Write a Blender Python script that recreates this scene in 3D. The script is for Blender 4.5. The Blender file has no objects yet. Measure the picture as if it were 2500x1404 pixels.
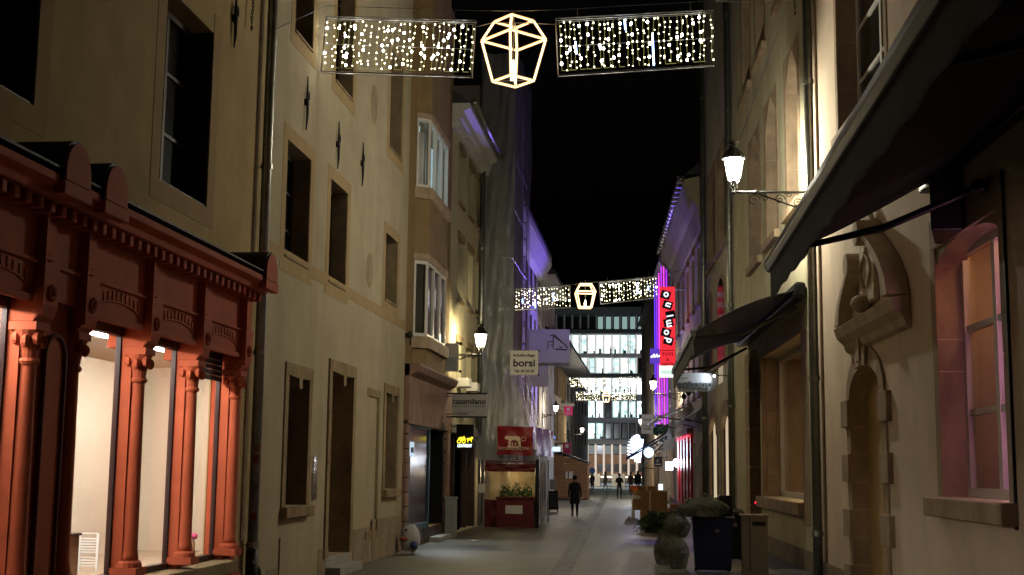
import bpy, bmesh, math, random
from mathutils import Vector, Matrix, noise

RN = random.Random(11)
S = bpy.context.scene
COL = S.collection

# ------------------------------------------------------------------ camera
FPX = 3150.0
CAMH = 2.2
_d = Vector((340, -443, -3150)).normalized()          # direction of the street, in camera space
_u = Vector((261, 22452, -3150)); _u = (_u - _d * _u.dot(_d)).normalized()
_r = _d.cross(_u)
M3 = Matrix((_r, _d, _u))
CAM = Vector((0, 0, CAMH))
cam_data = bpy.data.cameras.new("camera"); cam = bpy.data.objects.new("camera", cam_data); COL.objects.link(cam)
cam.matrix_world = Matrix.Translation(CAM) @ M3.to_4x4()
cam_data.sensor_width = 36.0; cam_data.lens = 36.0 * FPX / 2500.0
cam_data.clip_end = 2000; cam_data.clip_start = 0.05
S.camera = cam

# ------------------------------------------------------------------ night sky, exposure
w = bpy.data.worlds.new("World"); S.world = w; w.use_nodes = True
nt = w.node_tree; bg = nt.nodes["Background"]
sky = nt.nodes.new("ShaderNodeTexSky"); sky.sky_type = 'NISHITA'; sky.sun_disc = False
sky.sun_elevation = math.radians(-4.2); sky.sun_rotation = math.radians(200)
nt.links.new(sky.outputs[0], bg.inputs[0]); bg.inputs[1].default_value = 0.10
S.view_settings.view_transform = 'Standard'; S.view_settings.look = 'None'
S.view_settings.exposure = 0.0; S.view_settings.gamma = 1.0; S.view_settings.use_curve_mapping = False
cy = S.cycles
cy.use_denoising = True; cy.max_bounces = 6; cy.diffuse_bounces = 4; cy.glossy_bounces = 3
cy.transparent_max_bounces = 12; cy.transmission_bounces = 4
cy.sample_clamp_indirect = 3.0; cy.sample_clamp_direct = 40.0; cy.caustics_reflective = False; cy.caustics_refractive = False
P_NEAR, P_LEFT, P_FAR = 1250.0, 380.0, 420.0

# ------------------------------------------------------------------ helpers
def ray(px, py): return M3 @ Vector((px - 1250.0, 702.0 - py, -FPX))
def at(px, py, Y):
    r = ray(px, py); return CAM + r * (Y / r.y)
def atx(px, py, X):
    r = ray(px, py); return CAM + r * (X / r.x)
def ground(px, py):
    r = ray(px, py); return CAM + r * (-CAMH / r.z)

class Fac:
    """A wall plane: a runs along the wall (a = world Y for street walls), o out of the wall, z up."""
    def __init__(s, org, along, normal):
        s.org = Vector((org[0], org[1], 0)); s.al = Vector((along[0], along[1], 0)); s.n = Vector((normal[0], normal[1], 0)).normalized()
    def P(s, a, o, z): return s.org + s.al * a + s.n * o + Vector((0, 0, z))
    def pix(s, u, v, o=0.0):
        r = ray(u, v); q = s.org + s.n * o
        t = (q - CAM).dot(s.n) / r.dot(s.n); p = CAM + r * t
        a = (p - q).dot(s.al) / s.al.dot(s.al)
        return a, p.z
    def a(s, u, v=1145, o=0.0): return s.pix(u, v, o)[0]
    def z(s, u, v, o=0.0): return s.pix(u, v, o)[1]

FL = Fac((-6.5, 0), (0, 1), (1, 0))
FR = Fac((4.76, 0), (-0.0444, 1), (-1, -0.0444))
def FY(Y): return Fac((0, Y), (1, 0), (0, -1))      # faces the camera, a = world X

ORG = {}
class MB:
    def __init__(s): s.v = []; s.f = []; s.m = []
    def add(s, vs, fs, mi=0):
        b = len(s.v); s.v += [Vector(p) for p in vs]
        for f in fs: s.f.append([i + b for i in f]); s.m.append(mi)
        return s
    def hexa(s, p, mi=0):
        return s.add(p, [(0,1,2,3),(4,7,6,5),(0,4,5,1),(1,5,6,2),(2,6,7,3),(3,7,4,0)], mi)
    def box(s, x0, x1, y0, y1, z0, z1, mi=0):
        return s.hexa([(x0,y0,z0),(x1,y0,z0),(x1,y1,z0),(x0,y1,z0),(x0,y0,z1),(x1,y0,z1),(x1,y1,z1),(x0,y1,z1)], mi)
    def fbox(s, F, a0, a1, o0, o1, z0, z1, mi=0):
        P = F.P
        return s.hexa([P(a0,o0,z0),P(a1,o0,z0),P(a1,o1,z0),P(a0,o1,z0),P(a0,o0,z1),P(a1,o0,z1),P(a1,o1,z1),P(a0,o1,z1)], mi)
    def prism(s, pts0, pts1, mi=0):
        n = len(pts0); v = list(pts0) + list(pts1)
        fs = [tuple(range(n)), tuple(range(2*n-1, n-1, -1))] + [(i, (i+1) % n, (i+1) % n + n, i + n) for i in range(n)]
        return s.add(v, fs, mi)
    def fprism(s, F, az, o0, o1, mi=0):
        return s.prism([F.P(a, o0, z) for a, z in az], [F.P(a, o1, z) for a, z in az], mi)
    def tube(s, pts, r, n=8, closed=False, mi=0, cap=True):
        pts = [Vector(p) for p in pts]; k = len(pts); rr = r if isinstance(r, (list, tuple)) else [r] * k
        up = None; rings = []
        for i, p in enumerate(pts):
            if closed: t = pts[(i+1) % k] - pts[i-1]
            else: t = pts[min(i+1, k-1)] - pts[max(i-1, 0)]
            if t.length < 1e-9: t = Vector((0,0,1))
            t.normalize()
            if up is None: up = t.orthogonal().normalized()
            else:
                up = up - t * up.dot(t)
                up = up.normalized() if up.length > 1e-6 else t.orthogonal().normalized()
            w_ = t.cross(up)
            rings.append([p + (up * math.cos(2*math.pi*j/n) + w_ * math.sin(2*math.pi*j/n)) * rr[i] for j in range(n)])
        v = [q for rg in rings for q in rg]; fs = []
        for i in range(k if closed else k-1):
            i2 = (i+1) % k
            for j in range(n): fs.append((i*n+j, i*n+(j+1) % n, i2*n+(j+1) % n, i2*n+j))
        if not closed and cap:
            fs.append(tuple(range(n-1, -1, -1))); fs.append(tuple((k-1)*n + j for j in range(n)))
        return s.add(v, fs, mi)
    def lathe(s, prof, c, n=16, sx=1, sy=1, mi=0, cap=True, rot=0.0):
        c = Vector(c); v = []; k = len(prof)
        for r, z in prof:
            for j in range(n):
                t = 2*math.pi*j/n + rot; v.append(c + Vector((r*sx*math.cos(t), r*sy*math.sin(t), z)))
        fs = [(i*n+j, i*n+(j+1) % n, (i+1)*n+(j+1) % n, (i+1)*n+j) for i in range(k-1) for j in range(n)]
        if cap: fs.append(tuple(range(n-1, -1, -1))); fs.append(tuple((k-1)*n+j for j in range(n)))
        return s.add(v, fs, mi)
    def ball(s, c, rx, ry=None, rz=None, nu=10, nv=6, mi=0):
        ry = ry or rx; rz = rz or rx; c = Vector(c); v = [c + Vector((0,0,-rz))]
        for i in range(1, nv):
            t = -math.pi/2 + math.pi*i/nv
            for j in range(nu):
                p = 2*math.pi*j/nu; v.append(c + Vector((rx*math.cos(t)*math.cos(p), ry*math.cos(t)*math.sin(p), rz*math.sin(t))))
        v.append(c + Vector((0,0,rz))); fs = []
        for j in range(nu): fs.append((0, 1+(j+1) % nu, 1+j)); fs.append((len(v)-1, 1+(nv-2)*nu+j, 1+(nv-2)*nu+(j+1) % nu))
        for i in range(nv-2):
            for j in range(nu): fs.append((1+i*nu+j, 1+i*nu+(j+1) % nu, 1+(i+1)*nu+(j+1) % nu, 1+(i+1)*nu+j))
        return s.add(v, fs, mi)
    def octa(s, c, r, mi=0):
        c = Vector(c); d = [(r,0,0),(-r,0,0),(0,r,0),(0,-r,0),(0,0,r),(0,0,-r)]
        return s.add([c + Vector(q) for q in d], [(0,2,4),(2,1,4),(1,3,4),(3,0,4),(2,0,5),(1,2,5),(3,1,5),(0,3,5)], mi)
    def grid(s, fn, nu, nv, mi=0):
        v = [fn(i/nu, j/nv) for j in range(nv+1) for i in range(nu+1)]
        return s.add(v, [(j*(nu+1)+i, j*(nu+1)+i+1, (j+1)*(nu+1)+i+1, (j+1)*(nu+1)+i) for j in range(nv) for i in range(nu)], mi)
    def build(s, name, mat, parent=None, smooth=False, bevel=0.0, stuff=False, label=None, loc=None, fixn=True):
        if parent is not None: o = ORG[parent]
        elif loc is not None: o = Vector(loc)
        else:
            xs = [p.x for p in s.v]; ys = [p.y for p in s.v]; zs = [p.z for p in s.v]
            o = Vector(((min(xs)+max(xs))/2, (min(ys)+max(ys))/2, min(zs)))
        me = bpy.data.meshes.new(name); me.from_pydata([tuple(p - o) for p in s.v], [], s.f)
        mats = mat if isinstance(mat, (list, tuple)) else [mat]
        for m in mats: me.materials.append(m)
        if len(mats) > 1: me.polygons.foreach_set("material_index", s.m)
        if fixn:
            bm = bmesh.new(); bm.from_mesh(me); bmesh.ops.recalc_face_normals(bm, faces=bm.faces); bm.to_mesh(me); bm.free()
        if smooth:
            me.polygons.foreach_set("use_smooth", [True] * len(me.polygons))
        me.update()
        ob = bpy.data.objects.new(name, me); COL.objects.link(ob)
        if parent is not None: ob.parent = parent
        else: ob.location = o
        ORG[ob] = o
        if bevel:
            b = ob.modifiers.new("bevel", 'BEVEL'); b.width = bevel; b.segments = 2; b.limit_method = 'ANGLE'
        if stuff: ob['kind'] = 'stuff'
        if label: ob['label'] = label
        return ob

def tag(o, label, cat, group=None):
    o['label'] = label; o['category'] = cat
    if group: o['group'] = group
    return o
def T(name, label, cat, loc, group=None):
    o = bpy.data.objects.new(name, None); COL.objects.link(o); o.location = loc; o.empty_display_size = .2
    ORG[o] = Vector(loc); return tag(o, label, cat, group)
def dup(root, loc, label=None, rotz=0.0, parent=None):
    c = root.copy(); COL.objects.link(c)
    if parent is None: c.location = loc; c.rotation_euler = (0, 0, rotz); ORG[c] = Vector(loc)
    else: c.parent = parent
    if label: c['label'] = label
    for ch in list(root.children): dup(ch, None, parent=c)
    return c
def structure(o): o['kind'] = 'structure'; return o
def lamp(kind, name, loc, power, color, parent=None, **kw):
    d = bpy.data.lights.new(name, kind); d.energy = power; d.color = color
    for k, v in kw.items():
        if k != 'aim': setattr(d, k, v)
    o = bpy.data.objects.new(name, d); COL.objects.link(o)
    loc = Vector(loc)
    if 'aim' in kw: o.rotation_euler = (Vector(kw['aim']) - loc).to_track_quat('-Z', 'Y').to_euler()
    if parent is not None: o.parent = parent; o.location = loc - ORG[parent]
    else: o.location = loc
    return o

# ------------------------------------------------------------------ materials
def newmat(name):
    m = bpy.data.materials.new(name); m.use_nodes = True
    n = m.node_tree.nodes; return m, n, m.node_tree.links, n["Principled BSDF"]
def surf(name, col, rough=.8, metal=0.0, var=.25, scale=1.2, bump=.0, bscale=40, streak=False, spec=.25, tint=None):
    m, n, l, b = newmat(name)
    tc = n.new("ShaderNodeTexCoord"); src = tc.outputs["Object"]
    if streak:
        mp = n.new("ShaderNodeMapping"); mp.inputs["Scale"].default_value = (1.3, 1.3, .75); l.new(src, mp.inputs[0]); s2 = mp.outputs[0]
    else: s2 = src
    n1 = n.new("ShaderNodeTexNoise"); n1.inputs["Scale"].default_value = scale; n1.inputs["Detail"].default_value = 8; n1.inputs["Roughness"].default_value = .65
    l.new(s2, n1.inputs["Vector"])
    rp = n.new("ShaderNodeValToRGB"); t = tint or tuple(c * (1 - var) for c in col)
    rp.color_ramp.elements[0].position = .3; rp.color_ramp.elements[0].color = (*[c*(1-var) if not tint else tc_ for c, tc_ in zip(col, t)], 1)
    rp.color_ramp.elements[1].position = .7; rp.color_ramp.elements[1].color = (*[min(1, c*(1+var*.3)) for c in col], 1)
    l.new(n1.outputs["Fac"], rp.inputs[0]); outc = rp.outputs[0]
    if 'plaster' in name or 'sandstone' in name:        # rain streaks and grime
        m2 = n.new("ShaderNodeMapping"); m2.inputs["Scale"].default_value = (1.1, 1.1, .22); l.new(src, m2.inputs[0])
        n4 = n.new("ShaderNodeTexNoise"); n4.inputs["Scale"].default_value = 1.3; n4.inputs["Detail"].default_value = 7; n4.inputs["Roughness"].default_value = .7; l.new(m2.outputs[0], n4.inputs["Vector"])
        r4 = n.new("ShaderNodeValToRGB"); r4.color_ramp.elements[0].position = .34; r4.color_ramp.elements[0].color = (.78, .76, .72, 1); r4.color_ramp.elements[1].position = .56; r4.color_ramp.elements[1].color = (1.03, 1.03, 1.03, 1); l.new(n4.outputs["Fac"], r4.inputs[0])
        x4 = n.new("ShaderNodeMix"); x4.data_type = 'RGBA'; x4.blend_type = 'MULTIPLY'; x4.inputs[0].default_value = .42; l.new(outc, x4.inputs[6]); l.new(r4.outputs[0], x4.inputs[7]); outc = x4.outputs[2]
    l.new(outc, b.inputs["Base Color"])
    b.inputs["Roughness"].default_value = rough; b.inputs["Metallic"].default_value = metal; b.inputs["Specular IOR Level"].default_value = spec
    if bump:
        n2 = n.new("ShaderNodeTexNoise"); n2.inputs["Scale"].default_value = bscale; n2.inputs["Detail"].default_value = 4; l.new(src, n2.inputs["Vector"])
        bp = n.new("ShaderNodeBump"); bp.inputs["Strength"].default_value = bump; bp.inputs["Distance"].default_value = .02
        l.new(n2.outputs["Fac"], bp.inputs["Height"]); l.new(bp.outputs[0], b.inputs["Normal"])
    return m
def emit(name, col, strength, sample=True):
    m, n, l, b = newmat(name); n.remove(b); e = n.new("ShaderNodeEmission"); e.inputs[0].default_value = (*col, 1); e.inputs[1].default_value = strength
    l.new(e.outputs[0], n["Material Output"].inputs[0])
    if not sample: m.cycles.emission_sampling = 'NONE'
    return m
def clear_glass(name, tint=(1, 1, 1), refl=.08, rough=.02):
    m, n, l, b = newmat(name); n.remove(b)
    t = n.new("ShaderNodeBsdfTransparent"); t.inputs[0].default_value = (*tint, 1)
    g = n.new("ShaderNodeBsdfGlossy"); g.inputs["Roughness"].default_value = rough
    lw = n.new("ShaderNodeLayerWeight"); lw.inputs[0].default_value = .5
    pw = n.new("ShaderNodeMath"); pw.operation = 'POWER'; pw.inputs[1].default_value = 4.0; l.new(lw.outputs["Facing"], pw.inputs[0])
    ma = n.new("ShaderNodeMath"); ma.operation = 'MULTIPLY_ADD'; ma.inputs[1].default_value = .45; ma.inputs[2].default_value = .03; l.new(pw.outputs[0], ma.inputs[0])
    mx = n.new("ShaderNodeMixShader"); l.new(ma.outputs[0], mx.inputs[0]); l.new(t.outputs[0], mx.inputs[1]); l.new(g.outputs[0], mx.inputs[2])
    l.new(mx.outputs[0], n["Material Output"].inputs[0]); return m
def lamp_glass(name, col, strength):
    m, n, l, b = newmat(name); n.remove(b)
    t = n.new("ShaderNodeBsdfTransparent"); e = n.new("ShaderNodeEmission"); e.inputs[0].default_value = (*col, 1); e.inputs[1].default_value = strength
    a = n.new("ShaderNodeAddShader"); l.new(t.outputs[0], a.inputs[0]); l.new(e.outputs[0], a.inputs[1]); l.new(a.outputs[0], n["Material Output"].inputs[0])
    return m
def film(name, col, alpha, rough=.25, bump=.6, scale=5.0, stretch=(1, 1, 1)):
    """wrinkled plastic sheet: part see-through, part pale and shiny"""
    m, n, l, b = newmat(name)
    b.inputs["Base Color"].default_value = (*col, 1); b.inputs["Roughness"].default_value = rough; b.inputs["Specular IOR Level"].default_value = .7
    tc = n.new("ShaderNodeTexCoord"); mp = n.new("ShaderNodeMapping"); mp.inputs["Scale"].default_value = stretch
    l.new(tc.outputs["Object"], mp.inputs[0])
    no = n.new("ShaderNodeTexNoise"); no.inputs["Scale"].default_value = scale; no.inputs["Detail"].default_value = 5; no.inputs["Distortion"].default_value = 1.8
    l.new(mp.outputs[0], no.inputs["Vector"])
    bp = n.new("ShaderNodeBump"); bp.inputs["Strength"].default_value = bump; bp.inputs["Distance"].default_value = .12
    l.new(no.outputs["Fac"], bp.inputs["Height"]); l.new(bp.outputs[0], b.inputs["Normal"])
    t = n.new("ShaderNodeBsdfTransparent"); mx = n.new("ShaderNodeMixShader"); mx.inputs[0].default_value = alpha
    l.new(t.outputs[0], mx.inputs[1]); l.new(b.outputs[0], mx.inputs[2]); l.new(mx.outputs[0], n["Material Output"].inputs[0]); return m

M = {}
M['plaster_y'] = surf('yellow_plaster', (.43, .325, .155), .92, var=.22, scale=.9, bump=.25, bscale=60)
M['plaster_c'] = surf('cream_plaster', (.40, .345, .235), .92, var=.18, scale=.8, bump=.25, bscale=60)
M['plaster_o'] = surf('ochre_plaster', (.25, .17, .08), .92, var=.25, scale=.9, bump=.25, bscale=60)
M['plaster_w'] = surf('pale_plaster', (.50, .45, .30), .92, var=.2, scale=.9, bump=.2, bscale=60)
M['plaster_r'] = surf('warm_plaster', (.74, .60, .45), .92, var=.16, scale=.7, bump=.35, bscale=45)
M['plaster_g'] = surf('grey_green_plaster', (.60, .55, .38), .92, var=.25, scale=.8, bump=.3, bscale=45)
M['plaster_f'] = surf('far_plaster', (.42, .40, .40), .92, var=.2, scale=.8)
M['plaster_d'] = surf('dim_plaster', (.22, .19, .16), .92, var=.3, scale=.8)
M['band'] = surf('ochre_painted_band', (.36, .26, .13), .9, var=.2, scale=1.5)
M['stone'] = surf('yellow_sandstone', (.29, .215, .12), .88, var=.45, scale=1.6, bump=.3, bscale=30, streak=True)
M['stone_r'] = surf('brown_sandstone', (.42, .31, .205), .88, var=.42, scale=1.6, bump=.35, bscale=30, streak=True)
M['stone_l'] = surf('pale_carved_sandstone', (.56, .45, .32), .88, var=.35, scale=1.6, bump=.35, bscale=25, streak=True)
M['stone_p'] = surf('reddish_stone', (.32, .19, .14), .7, var=.4, scale=2.0, bump=.2, bscale=25, streak=True)
M['plinth'] = surf('brown_plinth_paint', (.30, .24, .16), .85, var=.35, scale=1.8, bump=.3)
M['red'] = surf('orange_red_paint', (.46, .098, .041), .78, var=.28, scale=1.4, bump=.12, bscale=30)
M['redd'] = surf('dark_red_joint', (.12, .022, .012), .7)
M['lead'] = surf('black_lead_sheet', (.022, .022, .022), .6, var=.4)
M['frame_d'] = surf('dark_brown_frame', (.045, .025, .02), .5)
M['frame_m'] = surf('maroon_frame', (.028, .011, .010), .45)
M['frame_w'] = surf('white_painted_frame', (.62, .60, .55), .5, var=.1)
M['frame_b'] = surf('blue_green_frame', (.05, .11, .14), .5)
M['glass_d'] = surf('dark_window_glass', (.010, .010, .010), .16, var=.2, spec=.4)
M['glass'] = clear_glass('clear_glass')
M['room'] = surf('pale_interior_paint', (.66, .56, .44), .9, var=.06, scale=.4)
M['room_floor'] = surf('interior_floor', (.42, .33, .24), .5)
M['white'] = surf('white_enamel', (.75, .75, .72), .4, var=.05)
M['zinc'] = surf('zinc_pipe', (.34, .35, .31), .38, metal=.85, var=.35, scale=4)
M['iron'] = surf('black_iron', (.02, .02, .02), .5, var=.3)
M['steel'] = surf('grey_steel', (.35, .35, .35), .35, metal=.8)
M['cloth_d'] = surf('dark_awning_cloth', (.013, .013, .014), .8, var=.3, scale=3, bump=.2, bscale=20)
M['alu_d'] = surf('dark_awning_bar', (.10, .10, .085), .42, var=.25)
M['cloth_w'] = surf('grey_awning_cloth', (.40, .38, .36), .8, var=.25, scale=3)
M['bin_b'] = surf('dark_blue_bin_plastic', (.018, .028, .075), .35, var=.2)
M['bin_k'] = surf('black_bin_plastic', (.012, .012, .013), .35, var=.2)
M['card'] = surf('brown_cardboard', (.30, .17, .085), .85, var=.2, scale=3)
M['orange'] = surf('orange_plastic', (.62, .14, .03), .45)
M['cab'] = surf('beige_cabinet_paint', (.30, .26, .18), .6, var=.2)
M['wood'] = None
M['bag'] = film('translucent_bin_bag', (.17, .18, .135), .80, .12, 1.0, 16.0)
def bag_mat():
    m, n, l, b = newmat('translucent_bin_bag'); b.inputs["Base Color"].default_value = (.22, .235, .175, 1); b.inputs["Roughness"].default_value = .09; b.inputs["Specular IOR Level"].default_value = .9
    tc = n.new("ShaderNodeTexCoord"); no = n.new("ShaderNodeTexNoise"); no.inputs["Scale"].default_value = 7; no.inputs["Detail"].default_value = 4; no.inputs["Distortion"].default_value = 3.5; l.new(tc.outputs["Object"], no.inputs["Vector"])
    bp = n.new("ShaderNodeBump"); bp.inputs["Strength"].default_value = 1.0; bp.inputs["Distance"].default_value = .35; l.new(no.outputs["Fac"], bp.inputs["Height"]); l.new(bp.outputs[0], b.inputs["Normal"])
    tl = n.new("ShaderNodeBsdfTranslucent"); tl.inputs[0].default_value = (.26, .29, .20, 1); l.new(bp.outputs[0], tl.inputs["Normal"])
    m1 = n.new("ShaderNodeMixShader"); m1.inputs[0].default_value = .40; l.new(b.outputs[0], m1.inputs[1]); l.new(tl.outputs[0], m1.inputs[2])
    t = n.new("ShaderNodeBsdfTransparent"); m2 = n.new("ShaderNodeMixShader"); m2.inputs[0].default_value = .68; l.new(t.outputs[0], m2.inputs[1]); l.new(m1.outputs[0], m2.inputs[2]); l.new(m2.outputs[0], n["Material Output"].inputs[0]); return m
M['bag'] = bag_mat()
M['sheet'] = film('clear_scaffold_plastic', (.30, .31, .31), .50, .28, 1.0, 1.8, (1, 1, .35))
M['tent'] = film('clear_tent_window', (.50, .42, .28), .55, .15, .8, 2.5, (1, 1, 1))
M['wrap'] = film('clear_wrapping', (.55, .56, .6), .7, .15, 1.0, 9.0)
M['net'] = surf('grey_scaffold_net', (.13, .125, .11), .9, var=.3, scale=1.2, streak=True)
M['maroon'] = surf('maroon_canvas', (.10, .012, .015), .6, var=.25, bump=.2, bscale=6)
M['banner'] = surf('deep_red_banner', (.20, .012, .016), .4, var=.2, bump=.5, bscale=3)
M['magenta'] = surf('magenta_sign_paint', (.40, .02, .10), .5)
M['beige'] = surf('beige_print', (.62, .48, .36), .7, var=.15)
M['sign_w'] = surf('off_white_sign', (.50, .48, .44), .5, var=.12)
M['sign_g'] = surf('grey_metal_sign', (.30, .31, .33), .4, var=.12)
def cloth_mat(name, col, tr=.5):
    m, n, l, b = newmat(name); b.inputs["Base Color"].default_value = (*col, 1); b.inputs["Roughness"].default_value = .7
    t = n.new("ShaderNodeBsdfTranslucent"); t.inputs[0].default_value = (*col, 1); mx = n.new("ShaderNodeMixShader"); mx.inputs[0].default_value = tr
    l.new(b.outputs[0], mx.inputs[1]); l.new(t.outputs[0], mx.inputs[2]); l.new(mx.outputs[0], n["Material Output"].inputs[0]); return m
M['pvc'] = cloth_mat('white_banner_cloth', (.62, .60, .60), .55)
M['ink'] = surf('dark_ink', (.02, .016, .02), .6)
M['ink_g'] = surf('grey_ink', (.22, .21, .22), .6)
M['navy'] = surf('navy_ink', (.02, .02, .05), .6)
M['green'] = surf('dark_fir_green', (.045, .115, .065), .7, var=.5, scale=6)
M['herb'] = surf('herb_leaf_green', (.05, .11, .03), .6, var=.4, scale=6)
M['slate'] = surf('dark_slate_roof', (.05, .055, .065), .5, var=.3)
M['concrete'] = surf('grey_concrete', (.33, .33, .31), .85, var=.25, scale=2)
M['chalk'] = surf('black_chalkboard', (.02, .022, .022), .5)
M['curtain_o'] = surf('orange_curtain', (.66, .20, .03), .85, var=.15)
M['curtain_r'] = surf('red_gloss_panel', (.50, .012, .035), .3, var=.2)
M['conc_w'] = surf('pale_office_stone', (.42, .42, .42), .8, var=.12)
M['conc_d'] = surf('dark_attic_cladding', (.06, .065, .065), .6)
M['brickred'] = surf('brown_office_infill', (.34, .20, .13), .8)
M['skin'] = surf('skin', (.45, .28, .2), .6)
M['hair'] = surf('dark_hair', (.02, .015, .012), .6)
LED = emit('warm_white_led', (1, .90, .58), 9.0)
LEDB = emit('bright_led', (1, .95, .82), 30.0)
LEDW = emit('emissive_led_wire', (.50, .46, .14), .75, False)  # the bulbs' light on the wires, put in as emission
LEDBLUE = emit('blue_meteor_tube', (.25, .42, 1), 14.0)
ROPE = emit('warm_rope_light', (1, .72, .44), 5.0)
BEAD = emit('amber_rope_beads', (1, .50, .17), 2.2, False)
CANDLE = emit('lantern_candle_lamp', (1, .86, .62), 12.0)

def wood_mat():
    m, n, l, b = newmat('honey_wood_boards')
    tc = n.new("ShaderNodeTexCoord"); mp = n.new("ShaderNodeMapping"); mp.inputs["Scale"].default_value = (1, 1, 9); l.new(tc.outputs["Object"], mp.inputs[0])
    no = n.new("ShaderNodeTexNoise"); no.inputs["Scale"].default_value = 1.5; no.inputs["Detail"].default_value = 6; l.new(mp.outputs[0], no.inputs["Vector"])
    rp = n.new("ShaderNodeValToRGB"); rp.color_ramp.elements[0].color = (.13, .05, .012, 1); rp.color_ramp.elements[1].color = (.30, .13, .035, 1)
    l.new(no.outputs["Fac"], rp.inputs[0]); l.new(rp.outputs[0], b.inputs["Base Color"]); b.inputs["Roughness"].default_value = .7; return m
M['wood'] = wood_mat()

def paving_mat():
    m, n, l, b = newmat('stone_paving')
    tc = n.new("ShaderNodeTexCoord"); mp = n.new("ShaderNodeMapping"); mp.inputs["Rotation"].default_value = (0, 0, math.radians(90)); l.new(tc.outputs["Object"], mp.inputs[0])
    br = n.new("ShaderNodeTexBrick"); br.inputs["Scale"].default_value = 1.0; br.inputs["Brick Width"].default_value = .24; br.inputs["Row Height"].default_value = .16; br.inputs["Mortar Size"].default_value = .012
    br.inputs["Color1"].default_value = (.095, .09, .073, 1); br.inputs["Color2"].default_value = (.07, .066, .054, 1); br.inputs["Mortar"].default_value = (.07, .066, .055, 1)
    l.new(mp.outputs[0], br.inputs["Vector"])
    no = n.new("ShaderNodeTexNoise"); no.inputs["Scale"].default_value = .45; no.inputs["Detail"].default_value = 11; no.inputs["Roughness"].default_value = .78; no.inputs["Distortion"].default_value = .8; l.new(tc.outputs["Object"], no.inputs["Vector"])
    rp = n.new("ShaderNodeValToRGB"); rp.color_ramp.elements[0].position = .32; rp.color_ramp.elements[0].color = (.24, .225, .19, 1); rp.color_ramp.elements[1].position = .60; rp.color_ramp.elements[1].color = (1.75, 1.72, 1.6, 1)
    l.new(no.outputs["Fac"], rp.inputs[0])
    mx = n.new("ShaderNodeMix"); mx.data_type = 'RGBA'; mx.blend_type = 'MULTIPLY'; mx.inputs[0].default_value = 1.0
    l.new(br.outputs["Color"], mx.inputs[6]); l.new(rp.outputs[0], mx.inputs[7]); l.new(mx.outputs[2], b.inputs["Base Color"])
    mr = n.new("ShaderNodeMapRange"); mr.inputs[3].default_value = .30; mr.inputs[4].default_value = .80; l.new(no.outputs["Fac"], mr.inputs[0]); l.new(mr.outputs[0], b.inputs["Roughness"])
    n3 = n.new("ShaderNodeTexNoise"); n3.inputs["Scale"].default_value = 14; n3.inputs["Detail"].default_value = 6; l.new(tc.outputs["Object"], n3.inputs["Vector"])
    ad = n.new("ShaderNodeMath"); ad.operation = 'MULTIPLY_ADD'; ad.inputs[1].default_value = .5; l.new(n3.outputs["Fac"], ad.inputs[0]); 
    iv = n.new("ShaderNodeMath"); iv.operation = 'SUBTRACT'; iv.inputs[0].default_value = 1; l.new(br.outputs["Fac"], iv.inputs[1]); l.new(iv.outputs[0], ad.inputs[2])
    bp = n.new("ShaderNodeBump"); bp.inputs["Strength"].default_value = .5; bp.inputs["Distance"].default_value = .015; l.new(ad.outputs[0], bp.inputs["Height"]); l.new(bp.outputs[0], b.inputs["Normal"])
    return m
M['paving'] = paving_mat()

# ------------------------------------------------------------------ generic builders
def text_mesh(txt, size, bold=0.0, extr=.006, align='CENTER', spacing=1.0):
    cu = bpy.data.curves.new("text_curve", 'FONT'); cu.body = txt; cu.size = size; cu.extrude = extr; cu.offset = bold
    cu.align_x = align; cu.space_character = spacing; cu.resolution_u = 3
    ob = bpy.data.objects.new("text_temp", cu); COL.objects.link(ob)
    dg = bpy.context.evaluated_depsgraph_get(); me = bpy.data.meshes.new_from_object(ob.evaluated_get(dg))
    bpy.data.objects.remove(ob); return me
def lettering(txt, size, F, a, o, z, mat, parent, name="lettering", rot=0.0, width=None, **kw):
    me = text_mesh(txt, size, **kw); sx = 1.0
    if width:
        xs = [v.co.x for v in me.vertices]; sx = width / max(1e-6, max(xs) - min(xs))
    c, s_ = math.cos(rot), math.sin(rot); org = ORG[parent]
    for v in me.vertices:
        x, y = v.co.x * sx, v.co.y
        v.co = F.P(a + x*c - y*s_, o + v.co.z, z + x*s_ + y*c) - org
    me.materials.clear(); me.materials.append(mat)
    ob = bpy.data.objects.new(name, me); COL.objects.link(ob); ob.parent = parent; ORG[ob] = org; return ob

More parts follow.
